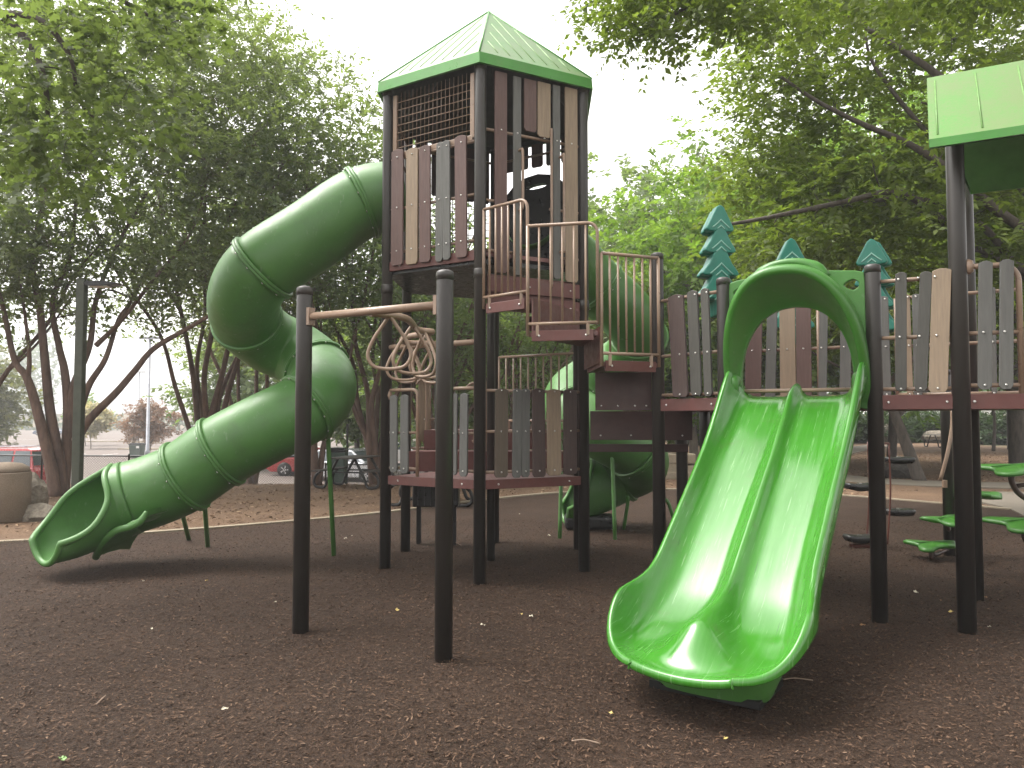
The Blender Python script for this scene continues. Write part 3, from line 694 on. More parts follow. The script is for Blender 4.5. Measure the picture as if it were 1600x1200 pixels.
mb.build('fascia', 'roof_edge', rf)
mb = MB(); mb.add([rp(.015, .02, zb0), rp(LN, .02, zb0), rp(LN, b_, zrg-.09), rp(.015, b_, zrg-.09), rp(LN, 2*b_-.02, zb0), rp(.35, 2*b_-.02, zb0)], [(0, 1, 2, 3), (3, 2, 4, 5)]); mb.build('roof_lining', 'roof_under', rf, fix=False)
sv = rp(0, b_, zrg)-rp(0, 0, zt0); nr = sv.cross(ED).normalized(); nr = nr if nr.z > 0 else -nr
for s in (.06, .36, .66, .96, 1.26, 1.56, 1.86):
    mb = MB(); mb.tube([rp(s, 0, zt0)+sv*.06, rp(s, 0, zt0)+sv*.93], .0075, 6); mb.build('rib', 'roof_seam', rf)
mb = MB(); mb.add([rp(-.002, 0, zt0), rp(-.002, 0, zb0), rp(-.002, b_, zrg-.1), rp(-.002, b_, zrg), rp(.338, 2*b_, zt0), rp(.338, 2*b_, zb0)], [(0, 1, 2, 3), (3, 2, 5, 4)]); mb.build('gable_edge', 'roof_edge', rf, fix=False)

# ------------------------------------------------------------------ double slide with arched hood
slide = thing('double_slide', 'wide glossy bright green double slide under a moulded green arch', 'slide', ((pH.x+pI.x)/2, (pH.y+pI.y)/2, 0))
T0 = (pH+pI)/2; SA = R(-34); SX = Vector((math.cos(SA), math.sin(SA), 0)); SD = Vector((SX.y, -SX.x, 0))   # down the slide, towards the viewer
SLN = 2.76
def zbed(s):
    k = [(-.12, 1.905), (0, 1.905), (.10, 1.89), (.22, 1.815), (.36, 1.69), (1.95, .455), (2.15, .34), (2.4, .265), (2.7, .235), (3.1, .23)]
    for (a, za), (b, zb) in zip(k, k[1:]):
        if s <= b: return za+(zb-za)*max(0, (s-a)/(b-a))
    return k[-1][1]
def zsm(s): return sum(zbed(s+d*.045)*w for d, w in ((-2, 1), (-1, 2), (0, 3), (1, 2), (2, 1)))/9
SE = 2.30
def hw(s):
    w = .535 - .02*sstep(.1, 1.2, s) + .075*sstep(1.75, 2.35, s)
    if s > SE: w *= math.sqrt(max(.0, 1-((s-SE)/.52)**2.4))
    return w
def wallh(s): return .27-.12*sstep(.1, .9, s)+.09*sstep(1.85, 2.3, s)-.235*sstep(2.28, 2.75, s)
def rid(s): return (.125-.02*sstep(.2, .8, s)+.125*sstep(1.75, 2.4, s)-.23*sstep(2.46, 2.76, s))
def rsg(s): return .05+.012*sstep(.3, 1.5, s)+.14*sstep(1.85, 2.66, s)
rows = []; NT = 44
S = sorted(set([-.06, 0]+[round(i*.06, 4) for i in range(1, 39)]+[round(2.30+.023*i, 4) for i in range(21)]))
OUT = [(.055, -.17), (.052, -.10), (.045, -.03), (.028, -.004), (.009, -.001)]
def edge_n(s):
    d = (hw(s+.004)-hw(s-.004))/.008; v = Vector((1, -d)); v.normalize(); return v
def section(s):
    w = hw(s); z0 = zsm(s); h = wallh(s); c = T0+SD*s; n = edge_n(min(s, SLN-.02))*(1-.42*sstep(2.2, SLN, s)); row = []
    fd = 1-.74*sstep(2.05, SLN, s)
    ze = z0+h+.035
    for o, dz in OUT: row.append(c-SX*(w+n.x*o)+SD*n.y*o+UP*(ze+dz*fd))
    for k in range(NT+1):
        q = -1+2*k/NT; t = q*w; e = (w-abs(t)); wall = h*max(0, 1-e/.15)**2.3 if e < .15 else 0
        row.append(c+SX*t+UP*(z0+wall*(1-.2*sstep(2.3, SLN, s))*(1 if e > .001 else 1)+.035*(1-min(1, e/.30))**2+max(0, rid(s))*math.exp(-(t/rsg(s))**2*1.1)))
    for o, dz in reversed(OUT): row.append(c+SX*(w+n.x*o)+SD*n.y*o+UP*(ze+dz*fd))
    return row
for s in S: rows.append(section(s))
last = rows[-1]; nO = len(OUT); nn = edge_n(SLN-.02)
for (dd, dz) in ((.020, -.003), (.032, -.013), (.036, -.032), (.030, -.052), (.014, -.062)):
    row = []; R_ = {-.003: 1, -.013: 3, -.032: 5, -.052: 6, -.062: 7}[dz]
    for j, p in enumerate(last):
        if j < nO or j >= len(last)-nO:
            sg = -1 if j < nO else 1; o, oz = OUT[j] if j < nO else OUT[len(last)-1-j]; e = last[nO] if j < nO else last[len(last)-nO-1]
            nv = (SX*sg*nn.x+SD*nn.y+SD*.8).normalized(); row.append(e+nv*max(o*.58, dd)+UP*(oz*.26*(1-.13*R_)+dz*.13*R_))
        else:
            m = (j-nO)/NT*2-1; nv = (SD*(nn.y*abs(m)**3+.8)+SX*(nn.x*m*abs(m)**3)).normalized(); row.append(p+nv*dd+UP*dz)
    rows.append(row)
mb = MB(); mb.grid(rows)
bed = mb.build('slide_bed', 'green_slide', slide)
sol = bed.modifiers.new('thick', 'SOLIDIFY'); sol.thickness = .014; sol.offset = -1
bed.modifiers.new('smooth', 'SUBSURF').levels = 1; bed.modifiers['smooth'].render_levels = 1
mb = MB()
prof = []
for k in range(26):
    a = math.pi*k/25; prof.append((-.46*math.cos(a), .22*math.sin(a)**.6))
bs = T0+SD*2.16; ring = [[bs+SX*(p[0]*q)+SD*(p[1]*q2+.10)+UP*z for p in prof]+[bs+SX*(.40*q)-SD*.3+UP*z, bs-SX*(.40*q)-SD*.3+UP*z] for (z, q, q2) in ((.02, .80, .8), (.05, .84, .86), (.13, .90, .95), (.21, .95, 1.1))]
mb.grid(ring, True, True); mb.build('slide_base', 'green_tube', slide)
mb = MB(); mb.box(bs+UP*.02, (.7, .5, .05), Matrix.Rotation(SA, 3, 'Z')); mb.build('footing', 'dark_plastic', slide)
# hood
HB = [(-.58, 0), (.58, 0), (.58, 1.05), (.52, 1.24), (.40, 1.39), (.24, 1.49), (.05, 1.53), (-.14, 1.51), (-.32, 1.44), (-.47, 1.30), (-.56, 1.12)]
hoodp = thing('slide_hood', 'moulded green entrance arch with a top handle over the double slide', 'slide hood', T0+UP*ZB)
def plate(name, outer, holes, O, X, Y, T, mat, parent, bevel=0):
    loops = [outer]+holes; vv = [Vector((p[0], p[1], 0)) for l in loops for p in l]
    tri = tessellate_polygon([[Vector((p[0], p[1], 0)) for p in l] for l in loops]); n = len(vv)
    a = [O+X*v.x+Y*v.y for v in vv]; b = [p+T for p in a]; fs = [tuple(t) for t in tri]+[tuple(n+i for i in reversed(t)) for t in tri]; o = 0
    for l in loops:
        m = len(l)
        for i in range(m): fs.append((o+i, o+(i+1) % m, n+o+(i+1) % m, n+o+i))
        o += m
    mb = MB(); mb.add(a+b, fs); return mb.build(name, mat, parent, bevel)
AW, AH = .47, .86
def arch(w, h, z0, n=24, p=2.3):
    return [(-w, z0)]+[(-w*abs(math.cos(math.pi*k/n))**(2/p)*(1 if k <= n/2 else -1), z0+.02+(h-.02)*0+ (h)*abs(math.sin(math.pi*k/n))**(2/p)) for k in range(1, n)]+[(w, z0)]
LEG = .18
def archpts(w, h, n=28, p=2.25):    # legs then a superelliptic crown; heights measured from the deck
    pts = []
    for k in range(n+1):
        a = math.pi*k/n; cx_, sn = math.cos(a), math.sin(a)
        pts.append((-w*math.copysign(abs(cx_)**(2/p), cx_), LEG+h*sn**(2/p)))
    return [(-w*.985, -.02)]+pts+[(w*.985, -.02)]
inner = archpts(AW, AH-LEG+.0)
plate('slide_entrance_hood', HB, [[(.02+.17*math.cos(2*math.pi*k/14), 1.36+.035*math.sin(2*math.pi*k/14)) for k in range(14)]], (pBB+pBR)/2+UP*(ZU+.02), (pBR-pBB).normalized(), UP, Vector((.053, .085, 0)), 'dark_plastic', tower)
def eye(cx_, cz, w, h, flip): return [(cx_+flip*(w*(math.cos(a) if math.cos(a) > 0 else math.cos(a)*.75)), cz+h*math.sin(a)*(1-.35*max(0, math.cos(a)))) for a in [2*math.pi*k/16 for k in range(16)]]
topz = 1.14
outer = [(-.572, -.05), (-.572, topz-.10), (-.565, topz-.02), (-.50, topz), (-.3, topz+.02), (.3, topz+.02), (.50, topz), (.565, topz-.02), (.572, topz-.10), (.572, -.05)]
poly = outer + [inner[-1-i] for i in range(len(inner))]
O_ = T0+UP*ZB-SD*.03
plate('arch_plate', poly, [eye(-.475, topz-.12, .068, .045, 1), eye(.475, topz-.12, .068, .045, -1)], O_, HI, UP, SD*.06, 'green_hood', hoodp, .008)
# canopy that flares forward out of the arch
rows = []; NS = 9
base = archpts(AW, AH-LEG)
front = archpts(AW+.07, AH-LEG+.235, p=2.4)
for i in range(NS+1):
    q = i/NS; row = []
    for (a, b) in zip(base, front):
        up = max(0, (b[1])/1.1); fw = .46*up**1.1
        e = q**.75
        row.append(O_+SD*(.05+fw*q)+HI*(a[0]+(b[0]-a[0])*e)+UP*(a[1]+(b[1]-a[1])*e))
    rows.append(row)
f = rows[-1]
for (g, bk, gz_) in ((.026, .006, .008), (.05, -.012, .018), (.062, -.06, .024), (.066, -.16, .024), (.066, -.30, .016), (.062, -.44, .0)):
    row = []
    for p, (x, z) in zip(f, front):
        up = max(0, z/1.1)
        nrm = Vector((x/.55, (z-LEG)/.9 if z > LEG else 0)); nrm = nrm.normalized() if nrm.length > 1e-6 else Vector((1, 0))
        row.append(p+HI*nrm.x*g+UP*nrm.y*g+UP*gz_*up+SD*bk*up**1.1)
    rows.append(row)
mb = MB(); mb.grid(rows); cp = mb.build('canopy', 'green_hood', hoodp)
cp.modifiers.new('smooth', 'SUBSURF').levels = 1; cp.modifiers['smooth'].render_levels = 2
# raised handle on the crown
mb = MB(); cz = 1.185
pts_ = [O_+SD*(.25-.07*abs(k/7)**2)+SX*(k/7*.27-.01)+UP*(cz-.125+.165*math.sqrt(max(0, 1-(k/7)**2))) for k in range(-7, 8)]
mb.tube(catmull(pts_, 2), [.036+.045*abs(k/14)**2.2 for k in range(-14, 15)], 14); mb.build('handle', 'green_hood', hoodp)
for sgn in (-1, 1):                                    # hand holds at the foot of the arch
    mb = MB(); q = O_+SD*.06+HI*sgn*.515
    mb.tube(catmull([q+UP*.22, q+UP*.225+SD*.05, q+UP*.19+SD*.075, q+UP*.13+SD*.06, q+UP*.08+SD*.0], 5), [.05]*20+[.035], 10); mb.build('hand_hold', 'green_hood', hoodp)

# ------------------------------------------------------------------ tube slides
def tube_slide(root, ctrl, seams, r=.43, n=9, mat='green_tube'):
    """closed tube of moulded sections joined by bolted flanges; seams are control indices"""
    path = catmull(ctrl, n)
    tg = [(path[min(i+1, len(path)-1)]-path[max(i-1, 0)]).normalized() for i in range(len(path))]
    cuts = [0]+[s*n for s in seams]+[len(path)-1]
    fr = []; u = tg[0].cross(UP).normalized()
    for t in tg:
        u = (u-t*u.dot(t)).normalized(); fr.append((u.copy(), u.cross(t).normalized()))
    SEG = 36
    def ring(i, rad, sh=0): return [path[i]+tg[i]*sh+(fr[i][0]*math.cos(2*math.pi*k/SEG)+fr[i][1]*math.sin(2*math.pi*k/SEG))*rad for k in range(SEG)]
    for a, b in zip(cuts, cuts[1:]):
        rows = [ring(a, r-.02)]+[ring(i, r) for i in range(a, b+1)]+[ring(b, r-.02)]+[ring(i, r-.018) for i in range(b, a-1, -1)]
        mb = MB(); mb.grid(rows, True, True); o = mb.build('tube_section', mat, root)
        if 0:
            pass
    for c in cuts[1:-1]:
        rows = [ring(c, r+.001, -.036), ring(c, r+.026, -.034), ring(c, r+.032, -.027), ring(c, r+.032, -.003), ring(c, r+.024, -.001), ring(c, r+.024, .001), ring(c, r+.032, .003), ring(c, r+.032, .027), ring(c, r+.026, .034), ring(c, r+.001, .036)]
        mb = MB(); mb.grid(rows, True, True); fl = mb.build('flange', mat, root)
        mb = MB()
        for k in range(0, SEG, 3):
            p = ring(c, r+.020, .034)[k]; mb.tube([p, p+tg[c]*.010], .011, 7)
        mb.build('bolt_heads', 'bolt_steel', fl, kind='stuff')
    return path, tg, fr
def mouth(root, P, D, r, length, T0_, mat='green_tube', end=1.50):
    """open end of a tube slide: the tube wall opens into a trough with a rolled rim"""
    NSt = 26; NA = 36; rows = []; rimL = []; rimR = []; pos = Vector(P); D = D.normalized(); T0_ = T0_.normalized()
    for i in range(NSt+1):
        q = i/NSt; dd = T0_.lerp(D, sstep(0, .55, q)); dd.z *= 1-.85*sstep(.45, .95, q); dd.normalize()
        sd = Vector((-dd.y, dd.x, 0)).normalized(); up = sd.cross(dd)*-1; up = up if up.z > 0 else -up
        if i: pos = pos + dd*(length/NSt)
        e = max(0, (q-.10)/.90); h = 1-end*e**.95+.10*math.sin(2*math.pi*e)
        phi = math.acos(max(-.9999, min(.9999, -h))); fl = 1+.10*sstep(.3, 1, q); ww = 1-.34*max(0, (q-.70)/.30)**2.2; row = []
        for k in range(NA+1):
            a = -phi+2*phi*k/NA; row.append(pos+(sd*math.sin(a)*ww-up*math.cos(a))*(r*fl)+dd*0)
        rows.append(row); rimL.append(row[0]); rimR.append(row[-1])
    mb = MB(); mb.grid(rows); o = mb.build('exit_mouth', mat, root); so = o.modifiers.new('thick', 'SOLIDIFY'); so.thickness = .02; so.offset = 0
    j0 = next(i for i in range(NSt+1) if (rimL[i]-rimR[i]).length > .03)
    rim = rimL[j0:]+rows[-1][1:-1]+rimR[j0:][::-1]
    mb = MB(); mb.tube(rim, .036, 10, closed=True); rm = mb.build('rim', mat, o)
    return pos, rows
ts = thing('tube_slide', 'large green tube slide that zigzags down to an open mouth left of the tower', 'tube slide', (-3.5, 9.4, 0))
ctrl = [(.5*(pL.x+pBL.x)+.10, 9.42, 4.47)]+[tuple(W(u, v, Y)) for (u, v, Y) in ((566, 317, 9.36), (486, 369, 9.22), (411, 419, 9.10), (383, 462, 9.34), (386, 500, 9.85), (420, 531, 10.28), (462, 552, 10.42), (496, 580, 10.2), (503, 609, 9.75), (478, 638, 9.38), (412, 671, 9.24), (346, 706, 9.2), (290, 744, 9.2), (246, 764, 9.18), (206, 777, 9.1))]
path, tg, fr = tube_slide(ts, ctrl, (1, 3, 5, 8, 10, 12, 13))
mp, mrows = mouth(ts, path[-1], Vector((-.46, -.80, -.20)), .43, .96, tg[-1])
fp = catmull([W(229, 799, 8.63), W(220, 814, 8.60), W(205, 823, 8.60), W(183, 829, 8.58), W(166, 842, 8.60), W(155, 857, 8.68), W(150, 870, 8.85)], 5)
mb = MB(); mb.tube(fp, [.02+.022*math.sin(min(1, k/6)*math.pi/2) for k in range(len(fp))], 10); fo = mb.build('foot', 'green_tube', ts)
mb = MB(); mb.grid([[q, q+Vector((.05, .15, .02)), q+Vector((.10, .32, .03)), q+Vector((.14, .5, .0))] for q in fp]); mb.grid([[q, q+Vector((.14, .03, .10)), q+Vector((.30, .16, .14))] for q in fp[8:]]); mb.build('foot_web', 'green_tube', fo)
for (u0, v0, u1, v1, Y1) in ((511, 655, 522, 869, 9.5), (284, 800, 296, 843, 10.8), (319, 780, 325, 853, 10.3)):
    b = G(u1, v1); t = W(u0, v0, 9.5 if u0 > 400 else Y1-.3)
    mb = MB(); mb.tube([t, t*.9+b*.1, b-UP*.03], [.018, .030, .030], 12); mb.build('support_leg', 'green_tube', ts)
ts2 = thing('tube_slide', 'second green tube slide curling down behind the tower and the stair', 'tube slide', (1.3, 12, 0))
ctrl = [(.29, 10.4, 4.45), (.55, 10.85, 4.28), (.95, 11.3, 4.0), (1.3, 11.55, 3.7), (1.72, 11.72, 3.35), (2.02, 12.15, 3.0), (1.9, 12.65, 2.7), (1.45, 12.85, 2.42), (1.0, 12.55, 2.12), (.95, 12.0, 1.82), (1.35, 11.6, 1.52), (1.85, 11.65, 1.22), (2.0, 12.05, .98), (1.78, 12.35, .82), (1.42, 12.25, .68)]
path2, tg2, fr2 = tube_slide(ts2, ctrl, (3, 5, 7, 9, 11, 13))
mouth(ts2, path2[-1], Vector((-.95, -.15, -.22)), .43, .62, tg2[-1])
for (u0, v0, u1, v1, Y0) in ((875, 690, 874.5, 842, 11.2), (953, 690, 961, 841, 11.3), (980, 775, 974, 826, 11.8), (1040, 780, 1058, 826, 11.9)):
    b = G(u1, v1); t = W(u0, v0, Y0); mb = MB(); mb.tube(catmull([t, t*.8+b*.2+Vector((.02, 0, 0)), b-UP*.03], 4), .028, 10); mb.build('support_leg', 'green_tube', ts2)
mb = MB(); q = path2[-1]; mb.box((q.x-.2, q.y-.1, .1), (.8, .5, .2)); mb.build('foot', 'dark_plastic', ts2, bevel=.05)

# ------------------------------------------------------------------ ring climber between its two front posts and the tower
rc_ = thing('ring_climber', 'overhead ring climber with tan hanging loops between two black posts', 'climber', (-1.1, 6.2, 0))
pA, pB = G(469.5, 992), G(693, 1034)
post(rc_, pA, 2.745); post(rc_, pB, 2.745)
zb = 2.52; mb = MB(); mb.tube([pA+UP*zb, pB+UP*zb], .031, 14); bar = mb.build('crossbar', 'tan_pipe', rc_)
dAB = (pB-pA).normalized()
for q in (pA+dAB*.066, pB-dAB*.066): mb = MB(); mb.box(q+UP*zb, (.03, .07, .14), Matrix.Rotation(math.atan2(dAB.y, dAB.x), 3, 'Z')); mb.build('bracket', 'tan_pipe', bar)
mb = MB(); mb.tube([pL+UP*zb, pF+UP*zb], .031, 14); mb.build('crossbar', 'tan_pipe', rc_)
mAB = (pA+pB)/2+UP*(zb-.015); mLF = (pL+pF)/2+UP*zb
bp = [mAB, mAB+Vector((.22, .32, 0)), W(652, 504, 6.9), mAB+Vector((.33, 1.30, 0)), mAB+Vector((.02, 1.75, 0)), mAB+Vector((-.05, 2.25, 0)), mLF+Vector((.05, -.25, 0)), mLF]
for p in bp: p.z = zb-.012
beam = catmull(bp, 8); mb = MB(); mb.tube(beam, .029, 12); mb.build('spine_tube', 'tan_pipe', rc_)
def ring(i, ang=0):
    p = beam[i]-UP*.02; t = (beam[min(i+1, len(beam)-1)]-beam[max(0, i-1)]).normalized(); s = Vector((-t.y, t.x, 0)); s = Matrix.Rotation(ang, 3, 'Z') @ s
    if s.x < 0: s = -s
    sh = [(.012, .0), (.06, -.07), (.125, -.17), (.165, -.27), (.155, -.335), (.105, -.385), (0, -.40)]
    pts = [p+s*x+UP*z for x, z in sh]+[p-s*x+UP*z for x, z in reversed(sh[:-1])]
    mb = MB(); mb.tube(catmull(pts, 5), .0145, 9); return mb.build('ring', 'tan_pipe', rc_)
for i, a in ((4, .75), (12, .35), (19, .1), (26, -.2), (33, -.1), (41, .15), (48, .1)): ring(i, a)

# ------------------------------------------------------------------ decorative spruce cut-outs
def spruce(cx, top_v, Y, label, first, s=1.0, rz=0):
    t = W(cx, top_v, Y); H = 1.22*s
    root = thing('spruce_panel', label, 'play panel', (t.x, Y, t.z-H), 'teal moulded spruce panels behind the walkway')
    half = [(.0, 0), (.055, -.03), (.12, -.13), (.19, -.24), (.205, -.275), (.17, -.295), (.085, -.30), (.15, -.40), (.215, -.48), (.23, -.515), (.19, -.53), (.10, -.535), (.17, -.65), (.25, -.73), (.275, -.765), (.24, -.785), (.12, -.785), (.2, -.90), (.30, -.98), (.32, -1.02), (.28, -1.04), (.07, -1.04), (.07, -1.22)]
    half = [(x*.80, z) for x, z in half]; poly = [(x*s, z*s) for x, z in half]+[(-x*s, z*s) for x, z in reversed(half) if x > 0]
    X = Vector((math.cos(rz), math.sin(rz), 0)); Nn = Vector((X.y, -X.x, 0))
    for (off, nm) in ((0, 'front_shell'), (.16, 'rear_shell')):
        mb = MB(); mb.prism(poly, t-Nn*off+X*(off*.25), X, UP, -Nn*.11*s); o = mb.build(nm, 'teal', root, bevel=.022*s)
        o.modifiers['bevel'].segments = 3
        if nm == 'front_shell':
            for zc, w in ((-.17, .12), (-.235, .05), (-.40, .13), (-.47, .07), (-.65, .16), (-.73, .08), (-.9, .19), (-.98, .1)):
                pts = [t+Nn*.004+X*(q*w*s*.85)+UP*((zc-.09*abs(q)**.9*w/.12)*s) for q in [k/6 for k in range(-6, 7)]]
                m2 = MB(); m2.tube(pts, .0075*s, 6); m2.build('engraved_line', 'teal_line', o)
    return root
spruce(1126, 319, 9.3, 'teal spruce cut-out standing tallest, left of the slide arch', True, 1.12, R(12))
spruce(1237, 371, 8.7, 'teal spruce cut-out peeking over the middle of the green slide arch', False, 1.0, R(0))
spruce(1361, 372, 8.5, 'teal spruce cut-out right behind the post at the right of the slide arch', False, 1.0, R(-28))

# ------------------------------------------------------------------ leaf step climbers and pod climber
def leaf_step(parent, c, sz, rz, tilt=0, mat='green_hood'):
    M = Matrix.Rotation(rz, 3, 'Z') @ Matrix.Rotation(tilt, 3, 'Y'); n = 40; rows = []
    def rad(a): return sz*(.5+.09*math.cos(5*a)+.05*math.cos(3*a+.5))*(1.15 if abs(math.cos(a)) > .5 else .9)
    for (k, z) in ((.02, .03), (.5, .022), (.88, .012), (1.0, -.01), (.97, -.035), (.6, -.05), (.02, -.05)):
        rows.append([Vector(c)+M @ Vector((rad(2*math.pi*i/n)*k*math.cos(2*math.pi*i/n), rad(2*math.pi*i/n)*k*math.sin(2*math.pi*i/n), z+.025*k*math.cos(2.5*2*math.pi*i/n))) for i in range(n)])
    mb = MB(); mb.grid(rows, True, True); o = mb.build('leaf_step', mat, parent)
    mb = MB(); mb.tube([Vector(c)+M @ Vector((-.45*sz, 0, .028)), Vector(c)+M @ Vector((.45*sz, 0, .03))], .008, 6); mb.build('leaf_vein', mat, o)
    return o
lc = thing('leaf_climber', 'climber of stacked green leaf steps round a dark post with a bent tan pole', 'leaf climber', (5.3, 9.4, 0))
pN = G(1484, 871); post(lc, pN, 2.3)
for (u, v, Y, rz) in ((1456, 850, 9.25, .2), (1478, 811, 9.3, .7), (1519, 772, 9.6, -.2)):
    c = W(u, v, Y); leaf_step(lc, c, .46, rz)
    mb = MB(); mb.tube(catmull([c-UP*.04, c-UP*.13+Vector((.04, .02, 0)), Vector((pN.x, pN.y, c.z-.10))], 5), .022, 8); mb.build('arm', 'leaf_stem', lc)
mb = MB(); mb.tube(catmull([W(1488, 640, 9.2), W(1487, 670, 9.15), W(1480, 710, 9.1), W(1469, 751, 9.1)], 6), .022, 10); mb.build('pole', 'tan_pipe', lc)
mb = MB(); mb.box(W(1476, 756, 9.3), (.04, .05, .09)); mb.build('bracket', 'tan_pipe', lc)
mb = MB(); mb.tube([W(1455, 858, 9.25)*1.0, Vector((W(1455, 858, 9.25).x, 9.25, 0))], .03, 8); mb.build('foot', 'leaf_stem', lc)
lc2 = thing('leaf_climber', 'pair of green leaf seats on curved dark brown stems at the right edge', 'leaf climber', (5.9, 8.6, 0))
for (u, v, Y, s) in ((1592, 729, 8.4, .72), (1612, 814, 8.2, .72)):
    c = W(u, v, Y); leaf_step(lc2, c, s, .1, R(-4))
    q = c+Vector((.0, .0, -.05)); mb = MB(); mb.tube(catmull([q+Vector((-.08, 0, 0)), q+Vector((-.08, 0, -.12)), q+Vector((0, 0, -.25)), q+Vector((.16, .0, -.33)), q+Vector((.42, .05, -.33))], 6), .03, 10); mb.build('stem', 'leaf_stem', lc2)
    mb = MB(); mb.tube([q+Vector((-.03, 0, -.16)), q+Vector((.4, .05, -.12))], .024, 8); mb.build('stem_brace', 'leaf_stem', lc2)
post(lc2, (6.42, 8.35), 2.2)
pc = thing('pod_climber', 'black pod steps on thin rust red uprights behind the double slide', 'pod climber', (4.2, 10, 0))
for (u, v, Y) in ((1343, 842, 10.3), (1404, 800, 10.6), (1343, 761, 10.3), (1404, 719, 10.6)):
    c = W(u, v, Y); rows = []; n = 32; sp = lambda t: math.copysign(abs(t)**.45, t)
    for (k, z) in ((.05, .030), (.80, .030), (.95, .024), (1, .008), (.97, -.015), (.88, -.035), (.05, -.045)): rows.append([c+Vector((.20*k*sp(math.cos(2*math.pi*i/n)), .13*k*sp(math.sin(2*math.pi*i/n)), z*1.3+.03*(sp(math.cos(2*math.pi*i/n))*k)**2*(1 if u < 1380 else .4))) for i in range(n)])
    mb = MB(); mb.grid(rows, True, True); pd = mb.build('pod', 'dark_plastic', pc)
    mb = MB(); mb.box(c+Vector((0, 0, .05)), (.05, .03, .012)); mb.build('bolt_plate', 'bolt_steel', pd)
for (u, v0, Y, v1) in ((1356, 690, 10.4, 848), (1389, 693, 10.5, 800)):
    a = W(u, v0, Y); b = Vector((a.x-.05, a.y, 0)); mb = MB(); mb.tube(catmull([a, a*.5+b*.5+Vector((.03, 0, 0)), b], 5), .012, 8); mb.build('upright', 'pipe_red', pc)
a = W(1356, 692, 10.4); b = W(1389, 693, 10.5); mb = MB(); mb.tube([a, b], .014, 8); mb.build('crosspiece', 'pipe_red', pc)
mb = MB(); c = W(1343, 850, 10.3); mb.box((c.x, c.y, .02), (.22, .12, .04)); mb.build('foot', 'pipe_red', pc)
# ------------------------------------------------------------------ trees
def leaf_verts(P, A, Nn, L, Wd):
    """rhombic folded leaves: base P, axis A, normal Nn (k,3 each)"""
    S = np.cross(A, Nn); S /= np.linalg.norm(S, axis=1, keepdims=True)+1e-9
    mid = P + A*(L*.45)[:, None]; dz = Nn*(L*.07)[:, None]
    return np.stack([P, mid+S*(Wd*.5)[:, None]+dz, P+A*L[:, None]-Nn*(L*.1)[:, None], mid-S*(Wd*.5)[:, None]+dz], 1).reshape(-1, 3)
def lobed_verts(P, A, Nn, L):
    """five lobed maple leaf as a fan of quads (11 outline points)"""
    S = np.cross(A, Nn); S /= np.linalg.norm(S, axis=1, keepdims=True)+1e-9
    out = [(0, 0), (.30, -.06), (.50, .22), (.28, .34), (.44, .72), (.18, .60), (0, 1.0), (-.18, .60), (-.44, .72), (-.28, .34), (-.50, .22), (-.30, -.06)]
    return np.stack([P + S*(x*L)[:, None] + A*(y*L)[:, None] - Nn*(abs(x)*.35*L)[:, None] for x, y in out], 1).reshape(-1, 3)
def unit(v): return v/(np.linalg.norm(v, axis=-1, keepdims=True)+1e-9)
